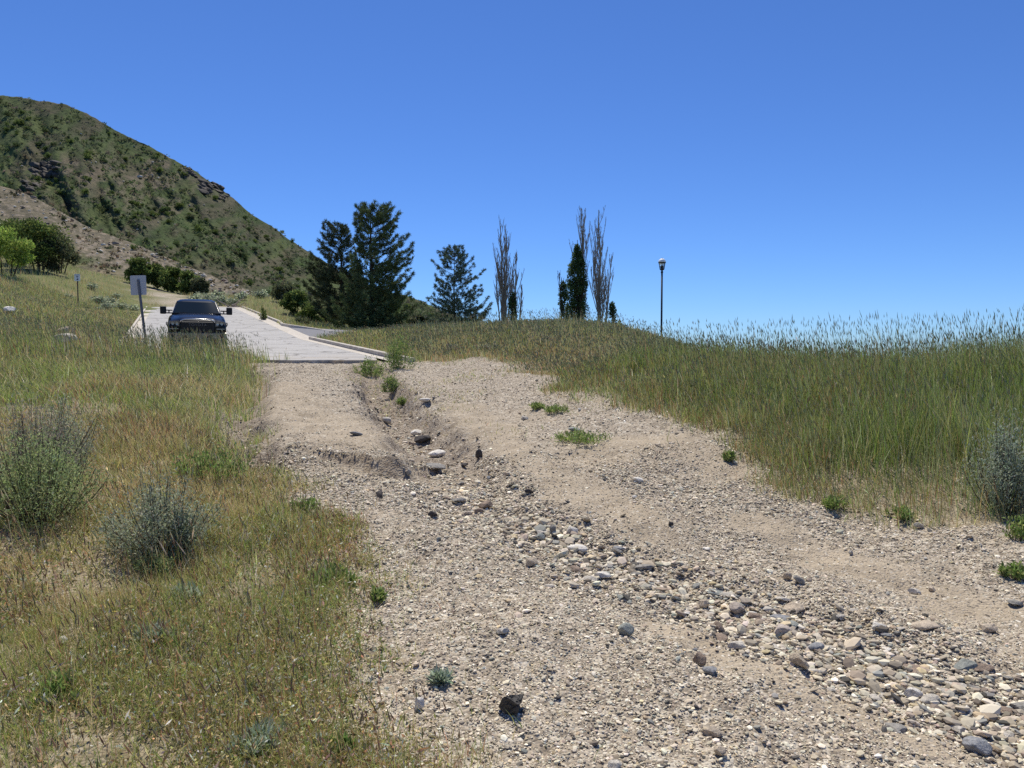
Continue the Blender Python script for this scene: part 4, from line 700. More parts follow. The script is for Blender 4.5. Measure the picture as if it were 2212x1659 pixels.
def pine(p, ht, prof_l, prof_r, label, seed, dens=1.0, tuft=.30, clear=.06, cols=None, rt=.22, lean=0.0):
    r = np.random.default_rng(seed); T = MB(); B = MB(); tp = []; td = []
    t = np.linspace(0, 1, 9); T.tube(np.stack([lean * t * ht + r.normal(0, .02, 9), r.normal(0, .02, 9), t * ht * .985], -1), rt * (1 - t * .93), 10)
    z = clear * ht
    while z < ht * .97:
        f = z / ht; nb = int(r.integers(5, 8)) if f < .9 else 4; a0 = r.random() * 6.28
        for k in range(nb):
            a = a0 + k * 6.283 / nb + r.normal(0, .25); e = math.cos(a); L = np.interp(f, prof_r[0], prof_r[1]) * max(e, 0) + np.interp(f, prof_l[0], prof_l[1]) * max(-e, 0); av = .5 * (np.interp(f, prof_r[0], prof_r[1]) + np.interp(f, prof_l[0], prof_l[1]))
            L = (L * abs(e) + av * (1 - abs(e))) * r.uniform(.78, 1.04); L = max(L, .15)
            if r.random() > dens and f < .8: continue
            d = np.array([math.cos(a), math.sin(a), .0]); s = np.linspace(0, 1, 6)[:, None]; up = .16 + .55 * f ** 2
            P = np.array([lean * z, 0, z]) + d * L * s + np.array([0, 0, 1]) * L * (up * s + .24 * s ** 2 - .14 * s * (1 - s) * 4 * (1 - f)) + np.cumsum(r.normal(0, .012, (6, 3)) * L, 0) * s
            B.tube(P, np.linspace(.016 + .018 * L / 3, .008, 6), 5, cap=False)
            ns = max(2, int(L * 4.2))
            for q in range(ns):
                g = .28 + .72 * (q + r.random()) / ns; j = min(int(g * 5), 4); b0 = P[j] + (P[j + 1] - P[j]) * (g * 5 - j); sd = 1 if q % 2 else -1; sl = L * .42 * (1.08 - g) + .16; sl *= r.uniform(.6, 1.1)
                dd = d * .75 + sd * np.array([-d[1], d[0], 0]) * r.uniform(.4, 1.0) + np.array([0, 0, r.uniform(.05, .5)]); dd /= np.linalg.norm(dd); e1 = b0 + dd * sl
                B.tube(np.stack([b0, (b0 + e1) / 2 + np.array([0, 0, -.02]), e1]), [.012, .009, .007], 4, cap=False); tp.append(e1); td.append(dd + np.array([0, 0, .5]))
                if sl > .42: tp.append(b0 + dd * sl * .55 + r.normal(0, .05, 3)); td.append(dd + np.array([0, 0, .7]))
            tp.append(P[-1]); td.append(P[-1] - P[-2])
        z += ht * .040 * r.uniform(.6, 1.35)
    tp.append(np.array([lean * ht, 0, ht * .985])); td.append(np.array([0, 0, 1.0]))
    tp = np.array(tp); td = np.array(td); td /= np.linalg.norm(td, axis=1)[:, None]; nn = 38; n = len(tp) * nn
    tone = np.repeat(np.exp(r.normal(0, .2, len(tp))), nn)[:, None]; D = np.repeat(td, nn, 0) * .75 + r.normal(0, .62, (n, 3)); Pn = np.repeat(tp, nn, 0) - np.repeat(td, nn, 0) * (r.random((n, 1)) * tuft * .8)
    Lf = leaves(Pn, D, tuft * r.uniform(.55, .85, n), tuft * .10 * np.ones(n), pal(n, cols or [(.6, (.095, .135, .058)), (.3, (.15, .195, .09)), (.1, (.19, .18, .09))], jit=.15) * tone)
    o = empty('pine_tree', gz(p), 0); link(bpy.data.objects.new('needles', fast_mesh('needles', Lf[0], Lf[1], M_NEEDLE, Lf[2])), o); T.build('trunk', M_BARK, o, True); B.build('limbs', M_BARK, o); return tag(o, label, 'pine tree')
k = 52 / F
pine(at(803, 722, 52), 281 * k, ([0, .1, .25, .4, .5, .6, .7, .8, .9, 1], np.array([100, 104, 66, 60, 46, 34, 40, 40, 32, 12]) * k), ([0, .1, .25, .33, .4, .5, .6, .7, .8, .9, 1], np.array([85, 95, 80, 105, 112, 88, 80, 74, 58, 42, 14]) * k), 'big dark pine beside the road, tallest and densest of the pines', 5, 1.0, .36, .05, rt=.20)
k = 60 / F
pine(at(738, 704, 60), 226 * k, ([0, .15, .3, .45, .6, .75, .85, .95, 1], np.array([78, 85, 80, 80, 66, 56, 44, 22, 6]) * k), ([0, .2, .5, .7, .85, 1], np.array([70, 60, 44, 30, 24, 6]) * k), 'smaller thin crowned pine standing just behind the big dark pine', 6, .80, .34, .10, [(.5, (.075, .10, .05)), (.35, (.11, .135, .075)), (.15, (.13, .12, .07))], .16)
k = 62 / F
pine(at(982, 706, 62), 178 * k, ([0, .1, .25, .45, .6, .75, .9, 1], np.array([70, 68, 62, 56, 46, 48, 24, 8]) * k), ([0, .1, .25, .45, .6, .75, .9, 1], np.array([86, 84, 76, 68, 58, 42, 26, 8]) * k), 'sparse bluish pine shaped like a cone beside the bare poplars', 8, .72, .30, .03, [(.6, (.11, .155, .10)), (.4, (.16, .20, .14))], .11)
def poplar(p, ht, stems, label, seed, leafy=None, width=.8):
    """stems: (dx, height fraction, spread) of each upright leader; twigs hug the leader"""
    r = np.random.default_rng(seed); S = MB(); n_l = []
    def branch(b, d, L, rad, lev):
        t = np.linspace(0, 1, 7)[:, None]; dd = d / np.linalg.norm(d); up = np.array([0, 0, 1.0]); e = (dd + up * .9); e /= np.linalg.norm(e)
        P = b + L * (dd * t * (1 - t * .5) + e * t * t * .5) + np.cumsum(r.normal(0, .010, (7, 3)), 0) * L * np.array([1, 1, .2]); S.tube(P, rad * (1 - t[:, 0] * .8) + .005, 5 if lev < 2 else 3, cap=False)
        n_l.extend([(P[q], 1.0) for q in range(2, 7)])
        if lev >= 3 or L < .35: return
        for q in range(int(r.integers(13, 17)) if lev == 0 else int(r.integers(6, 9)) if lev == 1 else 4):
            g = r.uniform(.10 if lev == 0 else .25, .95); j = min(int(g * 6), 5); bb = P[j] + (P[j + 1] - P[j]) * (g * 6 - j); a = r.random() * 6.283; s = r.uniform(.20, .42); nd = np.array([math.cos(a) * s, math.sin(a) * s, 1])
            branch(bb, nd, L * r.uniform(.28, .5) * (1.15 - g * .85), rad * (1 - g * .8) * .36 + .004, lev + 1)
    for dx, hf, sp_ in stems:
        a = r.random() * 6.28; branch(np.array([dx * .35, r.normal(0, .08), 0]), np.array([sp_ + dx * .65 / (ht * hf), r.normal(0, .03), 1]), ht * hf * .98, .022 * ht * hf ** 1.5 * .55 + .02, 0)
    o = empty('poplar_tree', gz(p), 0); S.build('trunk', M_DEAD if not leafy else M_BARK, o)
    if leafy:
        ctr = []; m = int(leafy)
        h = r.random(m) ** .9; wd = width * np.interp(h, [0, .08, .3, .7, .9, 1], [.55, .85, 1, .8, .45, .08]) * (.8 + .4 * vnoise(h * 9, np.full(m, seed * 3.7))); a = r.random(m) * 6.283; q = r.random(m) ** .4; C0 = np.stack([np.cos(a) * wd * q, np.sin(a) * wd * q, h * ht], -1)
        nl = m * 26; d = r.normal(size=(nl, 3)); d /= np.linalg.norm(d, axis=1)[:, None]; P = np.repeat(C0, 26, 0) + d * np.array([.16, .16, .26]) * r.random((nl, 1)) ** .5; tone = np.repeat(np.exp(r.normal(0, .2, m)), 26)[:, None]; P[:, 2] = np.maximum(P[:, 2], .05)
        Lf = leaves(P, d + np.array([0, 0, .4]), .15 * np.exp(r.normal(0, .2, nl)), .10 * np.ones(nl), pal(nl, [(.5, (.085, .13, .05)), (.3, (.13, .18, .075)), (.2, (.06, .09, .038))], jit=.15) * tone)
        link(bpy.data.objects.new('crown', fast_mesh('crown', Lf[0], Lf[1], M_LEAF, Lf[2])), o)
    return tag(o, label, 'poplar')
k = 68 / F
poplar(at(1089, 716, 68), 226 * k, [(0, 1, -.01), (-.3, .8, -.03), (.35, .93, .03), (-.7, .55, -.05), (.5, .68, .05), (.1, .9, .01)], 'wide bare dead poplar nearest the sparse pine', 1)
poplar(at(1118, 716, 66), 152 * k, [(0, 1, .02), (.35, .62, .05), (-.3, .75, -.02)], 'short thin dead poplar beside the wide bare one', 2)
poplar(at(1107, 716, 66), 72 * k, [(0, .9, 0)], 'short leafy poplar growing among the dead stems', 3, 70, .32)
poplar(at(1246, 712, 68), 184 * k, [(0, .9, 0), (-.3, .7, -.02), (.3, .7, .02)], 'dense dark leafy poplar column beside two tall dead ones', 4, 420, .92)
poplar(at(1217, 712, 67), 104 * k, [(0, .85, 0), (-.4, 1.2, -.03)], 'shorter leafy poplar leaning on the dense dark column', 5, 80, .42)
poplar(at(1254, 712, 69), 280 * k, [(0, 1, -.005), (.15, .93, .012), (.05, .75, -.02)], 'tall bare poplar rising out of the dark leafy column', 6)
poplar(at(1297, 714, 68), 282 * k, [(0, 1, .008), (-.5, .64, -.03), (.4, .66, .06), (.2, .55, .09), (-.25, .8, -.01)], 'tall bare poplar standing alone nearest the lamp post', 7)
poplar(at(1322, 716, 66), 78 * k, [(0, .95, 0)], 'small leafy poplar at the foot of the bare one near the lamp post', 8, 60, .38)
poplar(at(1337, 722, 64), 40 * k, [(0, .9, 0)], 'smallest leafy poplar shoot at the end of the poplar row', 9, 40, .42)
# ---- shrubs, boulders and brush on the two hills
def brush(hill, n, size, cols, label, name, umin=-300, keep=None, q=10):
    r = rng; a = r.random(n); ku = (np.searchsorted(hill.u, umin) + (len(hill.u) - np.searchsorted(hill.u, umin)) * a).astype(int).clip(0, hill.nu - 1); kt = (r.random(n) * (hill.nv - 1)).astype(int)
    U, V = hill.U[kt, ku], hill.V[kt, ku]; dn = sstep(.40, .62, fbm(U * .035, V * .05, 501, 4)) * .9 + .12
    if keep is not None: dn = dn * keep(U, V)
    g = r.random(n) < dn; kt, ku = kt[g], ku[g]; P = np.stack([hill.X[kt, ku], hill.Y[kt, ku], hill.Z[kt, ku]], -1) + np.stack([r.normal(0, 1.2, g.sum()), r.normal(0, 1.2, g.sum()), np.zeros(g.sum())], -1); n = len(P); s = size * np.exp(r.normal(0, .4, n))
    d = r.normal(size=(n * q, 3)); d[:, 2] = np.abs(d[:, 2]); d /= np.linalg.norm(d, axis=1)[:, None]; s2 = np.repeat(s, q); C_ = np.repeat(P, q, 0) + d * (s2 * .5)[:, None] * np.array([1.3, 1.3, .8]); c = np.repeat(pal(n, cols, jit=.2), q, 0) * np.exp(r.normal(0, .12, (n * q, 1)))
    V_, F_, c_ = leaves(C_, r.normal(size=(n * q, 3)), s2 * .8, s2 * .6, c); return tag(link(bpy.data.objects.new(name, fast_mesh(name, V_, F_, M_LEAF, c_))), label, 'brush', kind='stuff')
BR = [(.45, (.115, .15, .065)), (.25, (.15, .165, .095)), (.15, (.09, .12, .055)), (.15, (.18, .16, .11))]
brush(big, 22000, 1.05, BR, 'green and grey brush covering the steep hill', 'hill_brush', -260)
brush(spur, 2600, .42, [(.4, (.11, .12, .06)), (.3, (.16, .14, .085)), (.3, (.20, .15, .10))], 'low dry brush covering the stony hillside', 'hillside_brush', -200)
def proto_shrub(seed, pal_, n=420):
    r = np.random.default_rng(seed); nc = 11; Cn = np.stack([r.uniform(-.29, .29, nc), r.uniform(-.29, .29, nc), r.uniform(.15, .55, nc)], -1); k = r.integers(0, nc, n); d = r.normal(size=(n, 3)); d /= np.linalg.norm(d, axis=1)[:, None]; P = Cn[k] + d * .26 * r.random((n, 1)) ** .4; P[:, 2] = np.maximum(P[:, 2], 0); tone = np.exp(r.normal(0, .2, nc))[k][:, None]
    return leaves(P, r.normal(size=(n, 3)), np.full(n, .13), np.full(n, .10), pal(n, pal_, jit=.15) * tone)
OAK, OAKD = [(w_, tuple(1.15 * x for x in c_)) for w_, c_ in OAK], [(w_, tuple(1.15 * x for x in c_)) for w_, c_ in OAKD]
HS = [fast_mesh('oak_crown', *[(a, b_) for a, b_, _ in [proto_shrub(s, pl)]][0], M_LEAF, proto_shrub(s, pl)[2]) for s, pl in ((601, OAK), (602, OAK), (603, OAKD), (604, [(.6, (.09, .13, .05)), (.4, (.13, .165, .07))]))]
GREYS = fast_mesh('sage_crown', *proto_shrub(605, SAGE)[:2], M_LEAF, proto_shrub(605, SAGE)[2])
def hill_thing(hill, u, v, w, h, me, name, label, cat, group, sink=.0):
    p = hill.pix(u, v); m = p[1] / F; o = bpy.data.objects.new(name, me); o.location = (p[0], p[1], p[2] - sink * h * m); o.scale = (w * m, w * m, h * m * 1.25); o.rotation_euler = (0, 0, rng.random() * 6.28); link(o); return tag(o, label, cat, group)
CL = [(40, 275, 55, 30, 26, 'the shaded upper flank of the hill'), (110, 320, 60, 25, 14, 'the shaded upper flank of the hill'), (330, 452, 80, 14, 26, 'the dark belt across the middle of the hill'), (290, 470, 70, 10, 14, 'the dark belt across the middle of the hill'), (420, 468, 60, 25, 14, 'the open green middle of the hill'), (480, 495, 60, 22, 10, 'the open green middle of the hill'), (400, 545, 60, 16, 14, 'the foot of the hill above the rocks'), (520, 560, 90, 25, 20, 'the foot of the hill above the rocks'),
      (600, 600, 70, 25, 18, 'the foot of the hill beside the pines'), (230, 380, 90, 45, 16, 'the middle of the hill below the skyline'), (300, 340, 70, 25, 9, 'the middle of the hill below the skyline'), (80, 410, 60, 25, 12, 'the gully below the dark rock outcrop'), (560, 520, 40, 18, 7, 'the open green middle of the hill'), (870, 668, 60, 10, 8, 'the end of the hill behind the pines')]
for u, v, su, sv, n, where in CL:
    for k in range(n):
        a, b_ = rng.normal(u, su * .6), rng.normal(v, sv * .6); tv = np.interp(a, [r[0] for r in B1], [r[3] for r in B1])
        if b_ < tv + 10: b_ = tv + 10 + abs(rng.normal(0, 12))
        s = np.clip(9 * math.exp(rng.normal(0, .35)), 4, 17); hill_thing(big, a, b_, s * 1.25, s * .85, HS[int(rng.integers(0, 4))], 'oak_shrub', f'dark green oak shrub on {where}', 'shrub', f'oak shrubs on {where}')
for u, v, w, h, lb in [(629, 524, 9, 10, 'single dark shrub on the skyline near the foot of the hill'), (592, 498, 7, 6, 'tiny dark shrub on the steep skyline of the hill'), (232, 292, 9, 8, 'dark bush high on the bare green hilltop')]:
    hill_thing(big, u, v, w, h, HS[0], 'oak_shrub', lb, 'shrub', None)
for u, v, w, h, k, lb in [(160, 492, 9, 9, 2, 'small dark bush on the skyline of the stony slope'), (136, 475, 14, 10, 2, 'dark bush halfway along the stony skyline'), (287, 540, 16, 13, 0, 'dark round bush on the lower stony slope'), (240, 507, 7, 6, 2, 'tiny dark bush alone in the brown stony slope'), (345, 544, 20, 8, 2, 'low dusky bush near the end of the stony slope'), (376, 548, 12, 7, 0, 'small green bush near the end of the stony slope'), (392, 556, 9, 9, 0, 'small upright bush below the end of the stony slope'), (215, 580, 8, 6, 2, 'small dark bush on the green slope above the small sign')]:
    hill_thing(spur, u, v, w, h, HS[k], 'oak_shrub', lb, 'shrub', None)
for k in range(26):                                 # boulders of the big hill
    u, v = rng.normal(330, 90), rng.normal(400, 55); tv = np.interp(u, [r[0] for r in B1], [r[3] for r in B1])
    if v < tv + 8: continue
    p = big.pix(u, v); m = p[1] / F; s = rng.uniform(2, 4.5) * m; stone(p, (s * 1.5, s, s * .8), int(rng.integers(0, 8)), (.5, .47, .40), 'pale boulder on the bare middle of the hill', 'pale boulders on the hill', name='boulder', cat='boulder')
for u, v, w, lb in [(301, 385, 13, 'largest pale boulder in the middle of the hill'), (174, 290, 6, 'small white boulder near the hilltop'), (203, 352, 7, 'white boulder on the upper middle of the hill'), (329, 352, 7, 'white boulder close under the upper skyline'), (341, 386, 7, 'pale boulder just beside the largest one'), (610, 622, 7, 'pale boulder at the lower end of the hill by the pines')]:
    p = big.pix(u, v); m = p[1] / F; stone(p, (w * m, w * m * .7, w * m * .6), 1, (.62, .58, .5), lb, name='boulder', cat='boulder')
nb = 0
for k in range(190):                                 # boulders of the stony slope
    u = rng.uniform(-20, 560); tv = np.interp(u, [r[0] for r in B2], [r[3] for r in B2]); span = 75 if u < 330 else 34; v = tv + 3 + abs(rng.normal(0, .5)) * span
    p = spur.pix(u, v); m = p[1] / F; s = float(np.clip(3.4 * math.exp(rng.normal(0, .5)), 1.6, 10)) * m; end = 'upper' if u < 180 else ('middle' if u < 360 else 'lower')
    stone(p, (s * 1.6, s * 1.1, s * .8), int(rng.integers(0, 8)), (.72, .66, .55) if rng.random() < .7 else (.25, .2, .16), f'rock among the scattered stones of the {end} stony slope', f'rocks scattered over the {end} stony slope', name='boulder', cat='boulder')
def outcrop(hill, u, v, w, h, label, seed, n=26):
    """broken strata: tilted slabs fused into one jagged mass"""
    r = np.random.default_rng(seed); p = hill.pix(u, v); m = p[1] / F; b_ = MB()
    for k in range(n):
        V, Fc = ROCKS[int(r.integers(0, 8))]; V = V / np.abs(V).max(0); cx, cz = r.uniform(-.42, .42), r.uniform(-.42, .42); s = np.array([r.uniform(.10, .24) * w, .16 * w, r.uniform(.10, .24) * h]) * m
        V = V * s; a = -.35 + r.normal(0, .1); V = np.stack([V[:, 0] * math.cos(a) - V[:, 2] * math.sin(a), V[:, 1], V[:, 0] * math.sin(a) + V[:, 2] * math.cos(a)], -1)
        q = hill.pix(u + cx * w, v + cz * h); b_.add(V + q - p, [Fc])
    o = b_.build('rock_outcrop', M_ROCK); o.location = p; o.color = (.085, .073, .062, 1); return tag(o, label, 'rock outcrop')
outcrop(big, 98, 366, 66, 40, 'dark craggy rock outcrop on the upper flank of the hill', 1, 34); outcrop(big, 70, 402, 60, 24, 'lower dark rock band below the craggy outcrop', 2, 18)
outcrop(big, 408, 372, 40, 22, 'upper dark rock band along the steep skyline of the hill', 3, 16); outcrop(big, 452, 402, 60, 34, 'jagged dark rock band on the middle of the hill skyline', 4, 26); outcrop(big, 482, 424, 30, 18, 'lowest dark rocks of the skyline band', 5, 10)
# grey sagebrush by the dirt road and on the slope
k = 0
for u, v, Y, w, h in [(215, 630, 66, 34, 20), (240, 628, 68, 30, 18), (262, 632, 66, 34, 18), (232, 640, 62, 30, 18), (285, 634, 68, 30, 16), (228, 652, 60, 26, 22), (215, 655, 58, 22, 14), (148, 615, 62, 20, 14), (200, 606, 74, 24, 16), (250, 612, 76, 22, 12)]:
    p = gz(at(u, v, Y)); m = Y / F; o = bpy.data.objects.new('sagebrush', GREYS); o.location = p; o.scale = (w * m * 1.1, w * m * 1.1, h * m * 1.35); o.rotation_euler = (0, 0, k); k += 1; link(o); tag(o, 'grey sagebrush in the patch behind the small sign', 'sagebrush', 'grey sagebrush behind the small sign')
for u, v, Y, w, h in [(420, 640, 88, 34, 20), (450, 644, 86, 38, 24), (478, 648, 84, 34, 22), (505, 650, 82, 30, 20), (438, 632, 95, 36, 16), (470, 634, 94, 36, 18), (520, 640, 90, 30, 18), (560, 640, 95, 36, 18)]:
    p = gz(at(u, v, Y)); m = Y / F; o = bpy.data.objects.new('sagebrush', GREYS); o.location = p; o.scale = (w * m * 1.1, w * m * 1.1, h * m * 1.35); o.rotation_euler = (0, 0, k); k += 1; link(o); tag(o, 'grey sagebrush beside the dirt road above the truck', 'sagebrush', 'grey sagebrush above the truck')
far_bush('sagebrush', 570, 690, 56, 22, 34, OAK, 'upright dark green shrub at the edge of the long kerb', 91, 'shrub', 500, .12)
far_bush('shrub', 650, 712, 51, 70, 24, OAKD, 'low dark grassy shrub beside the side drive', 92, 'shrub', 900, .16)
def dead_branch(u, v, Y, L, label, seed, n=7):
    r = np.random.default_rng(seed); b_ = MB(); p = gz(at(u, v, Y))
    for k in range(n):
        a = r.uniform(-.3, .9); d = np.array([math.cos(a) * r.choice([-1, 1]), r.normal(0, .4), abs(math.sin(a)) * .8]); t = np.linspace(0, 1, 5)[:, None]; b_.tube(d * t * L * r.uniform(.4, 1) + np.cumsum(r.normal(0, .05, (5, 3)), 0) * L + np.array([0, 0, .1]), np.linspace(.11, .03, 5), 5)
    o = b_.build('dead_branch', M_DEAD); o.location = p; return tag(o, label, 'dead branch')
dead_branch(430, 652, 83, 1.9, 'dark uprooted stump lying where the dirt road meets the asphalt', 1); dead_branch(503, 660, 80, 2.4, 'bleached fallen branches at the end of the asphalt by the long kerb', 2)
# ================================================================== street lamp and signs
mblack, nt, b = mat('black_paint', (.012, .013, .018), .45, .4); mwhite, nt, b = mat('white_enamel', (.88, .88, .86), .55, .4); mgal, nt, b = mat('galvanised_steel', (.16, .17, .19), .6, .3, .2); mdark, nt, b = mat('dark_weathered_wood', (.035, .032, .028), .9, .1)
mglass, nt, b = mat('clear_glass', (.75, .8, .82), .05, .5); b.inputs['Transmission Weight'].default_value = .9; b.inputs['Alpha'].default_value = .45
lp = gz(at(1428.5, 752, 45)); zt = at(1430, 557, 45)[2] - lp[2]; L = tag(empty('street_lamp', lp), 'black post lamp with white cap beyond the tall grass', 'street lamp')
MB().lathe([(.09, 0), (.09, .5), (.06, .6), (.055, zt - .92)], 14).build('post', mblack, L, True)
MB().lathe([(.055, zt - .93), (.075, zt - .90), (.075, zt - .82), (.05, zt - .80), (.05, zt - .76), (.13, zt - .72), (.15, zt - .66)], 14).build('fitter', mblack, L, True)
for q in range(6):
    a = q * math.pi / 3 + .2; MB().tube([(.14 * math.cos(a), .14 * math.sin(a), zt - .68), (.205 * math.cos(a), .205 * math.sin(a), zt - .30)], .014, 5).build('cage_bar', mblack, L)
MB().lathe([(.125, zt - .67), (.19, zt - .31)], 12).build('lantern_glass', mglass, L, True)
MB().lathe([(.02, zt - .67), (.10, zt - .62), (.09, zt - .50), (.03, zt - .44)], 10).build('lamp_socket', mblack, L, True)
MB().lathe([(.20, zt - .32), (.235, zt - .31), (.235, zt - .27), (.20, zt - .265)], 18).build('rim', mblack, L, True)
MB().lathe([(.23, zt - .268), (.225, zt - .22), (.18, zt - .12), (.10, zt - .055), (.02, zt - .05)], 18).build('cap', mwhite, L, True)
MB().lathe([(.02, zt - .05), (.035, zt - .03), (.02, zt)], 10).build('finial', mblack, L, True)
# leaning sign seen from behind
sp_ = gz(at(318, 752, 28.5)); top = at(298.5, 604, 28.5); ax = (top - sp_); lg = np.linalg.norm(ax); S_ = tag(empty('road_sign', sp_), 'bare metal back of a road sign on a leaning post', 'road sign')
pb = MB(); t = np.linspace(0, 1, 4)[:, None]; d = ax / lg; e = np.array([d[2], 0, -d[0]]); f = np.array([0, -1, 0])
V = []
for q in (0, 1):
    for sx, sy in ((-.048, 0), (.048, 0), (.034, -.045), (-.034, -.045)): V.append(d * lg * q * 1.0 + e * sx + np.array([0, sy, 0]))
pb.add(V, [np.array([(0, 1, 5, 4), (1, 2, 6, 5), (2, 3, 7, 6), (3, 0, 4, 7), (3, 2, 1, 0), (4, 5, 6, 7)])]).build('post', mgal, S_)
pc = at(298.5, 616, 28.5) - sp_; bm = bmesh.new(); hw, hh_, rr = .305, .375, .05; vs = []
for cx, cy, a0 in ((hw - rr, hh_ - rr, 0), (-hw + rr, hh_ - rr, 90), (-hw + rr, -hh_ + rr, 180), (hw - rr, -hh_ + rr, 270)):
    for q in range(5): a = R(a0 + q * 22.5); vs.append(bm.verts.new((cx + rr * math.cos(a), 0, cy + rr * math.sin(a))))
fc = bm.faces.new(vs); ex = bmesh.ops.extrude_face_region(bm, geom=[fc]); bmesh.ops.translate(bm, verts=[v for v in ex['geom'] if isinstance(v, bmesh.types.BMVert)], vec=(0, .004, 0)); bmesh.ops.recalc_face_normals(bm, faces=bm.faces)
me = bpy.data.meshes.new('plate'); bm.to_mesh(me); bm.free(); mplate, nt, b = mat('sign_back', (.50, .52, .54), .7, .2); me.materials.append(mplate); o = link(bpy.data.objects.new('plate', me), S_); o.location = (pc[0], .012, pc[2]); o.rotation_euler = (0, R(-1.5), 0)
for q in (-.27, .27): bo = MB().lathe([(.012, 0), (.012, .014), (.006, .018)], 8).build('bolt', mgal, S_); bo.location = tuple(d * (lg * .93 + q * .9 - .25) + np.array([0, -.046, 0])); bo.rotation_euler = (math.pi / 2, 0, 0)
# small notice sign
sp_ = gz(at(169, 664, 60)); S_ = tag(empty('notice_sign', sp_), 'small white notice sign on a thin black post in the slope grass', 'notice sign'); k = 60 / F; tz = at(168, 592, 60)[2] - sp_[2]
MB().box((-.035, -.02, 0), (.035, .02, tz - .05)).build('post', mblack, S_)
pl = MB().box((-.24, -.03, tz - .56), (.24, -.024, tz)).build('plate', mwhite, S_); bevel(pl, .01)
mp_, nt, b = mat('dark_print', (.10, .11, .16), .6, .3); mp2, nt, b = mat('pale_print', (.30, .31, .38), .6, .3)
MB().box((-.20, -.0335, tz - .10), (.20, -.0315, tz - .05)).build('lettering', mp2, pl)
MB().add(np.array([(.095 * math.cos(a), -.0335, tz - .22 + .07 * math.sin(a)) for a in np.linspace(0, 6.28, 13)[:-1]]), [np.arange(12)[None]]).build('emblem', mp2, pl)
MB().add(np.array([(.075 * math.cos(a) + .02, -.0335, tz - .42 + .075 * math.sin(a)) for a in np.linspace(0, 6.28, 13)[:-1]]), [np.arange(12)[None]]).build('emblem', mp_, pl)
p = gz(at(180, 672, 56)); o = MB().box((-.42, -.05, .0), (.42, .05, .16)).build('wooden_beam', mdark); bevel(o, .012); o.location = (p[0], p[1], p[2] + .22); o.rotation_euler = (0, R(3), .1); tag(o, 'short dark wooden beam in the grass beside the notice sign post', 'beam')
for x in (-.36, .36): MB().box((x - .04, -.04, -.28), (x + .04, .04, .0)).build('leg', mdark, o)
# ================================================================== pickup truck (front looks down the -y of its own frame)
paint, nt, b = mat('black_car_paint', (.004, .005, .008), .2, .22); b.inputs['Coat Roughness'].default_value = .04
trim, nt, b = mat('black_plastic', (.012, .012, .013), .55, .35); chrome, nt, b = mat('chrome', (.62, .62, .60), .22, .5, 1.0); rubber, nt, b = mat('tyre_rubber', (.018, .018, .018), .9, .2)
glass, nt, b = mat('dark_window_glass', (.010, .014, .011), .04, .4); lens, nt, b = mat('lamp_glass', (.12, .125, .12), .15, .5); silver, nt, b = mat('silver_bumper', (.20, .205, .19), .4, .5, .6); reflector, nt, b = mat('lamp_reflector', (.32, .32, .31), .3, .5, .7)
tx = at(428, 767, 26); TR = empty('pickup_truck', (tx[0], 26.0, float(zroad(26.0)) + .0), math.atan2(.463, 1.0) - .02); TR.rotation_euler.x = math.atan(.066); TR.scale = (.96, 1, 1); tag(TR, 'black pickup truck parked on the road facing down to the dirt track', 'pickup truck')
def loft(sec):
    V = np.concatenate(sec); n = len(sec[0]); i = np.arange(len(sec) - 1)[:, None] * n; j = np.arange(n)[None]; j2 = (j + 1) % n
    return V, [np.stack([i + j, i + n + j, i + n + j2, i + j2], -1).reshape(-1, 4), np.arange(n)[None], (np.arange(n)[::-1] + (len(sec) - 1) * n)[None]]
def sec(y, bot, top, hw, bulge=.03, sh=.12):
    q = [(-hw * .96, bot), (-hw, bot + .12), (-hw, (bot + top) / 2), (-hw * .985, top - sh), (-hw * .90, top - .03), (-hw * .68, top - .005), (-hw * .58, top + bulge), (-hw * .3, top + bulge * 1.15), (0, top + bulge * 1.2)]
    q = q + [(-x, z) for x, z in q[-2::-1]]; return np.array([(x, y, z) for x, z in q])
bd = MB(); V, Fc = loft([sec(.10, .62, 1.10, .90, .02), sec(.16, .58, 1.16, .965, .04), sec(.35, .55, 1.24, 1.0, .05), sec(.8, .55, 1.32, 1.015, .055), sec(1.35, .55, 1.38, 1.015, .05), sec(1.62, .55, 1.40, 1.01, .02), sec(2.4, .55, 1.36, 1.0, 0), sec(4.0, .55, 1.36, 1.0, 0), sec(4.1, .55, 1.37, 1.01, 0), sec(5.7, .55, 1.37, 1.0, 0), sec(5.78, .62, 1.33, .97, 0)])
body = bd.add(V, Fc).build('body', paint, TR, True); body.modifiers.new('edge', 'SUBSURF').levels = 1; body.modifiers['edge'].render_levels = 2
def csec(z, y0, y1, hw, r):
    pts = []
    for cx, cy, a0 in ((hw - r, y1 - r, 0), (-hw + r, y1 - r, 90), (-hw + r, y0 + r, 180), (hw - r, y0 + r, 270)):
        for q in range(5): a = R(a0 + q * 22.5); pts.append((cx + r * math.cos(a), cy + r * math.sin(a), z))
    return np.array(pts)
cs_ = [csec(1.36, 1.52, 4.02, .88, .16), csec(1.44, 1.60, 4.0, .855, .18), csec(1.78, 2.13, 3.86, .735, .2), csec(1.86, 2.28, 3.8, .69, .22), csec(1.915, 2.5, 3.66, .58, .25), csec(1.935, 2.75, 3.45, .4, .2)]
V, Fc = loft(cs_); Fc[0] = Fc[0][:, ::-1]; Fc[1] = Fc[1][:, ::-1]; Fc[2] = Fc[2][:, ::-1]; cab = MB().add(V, Fc).build('cab', paint, TR, True)
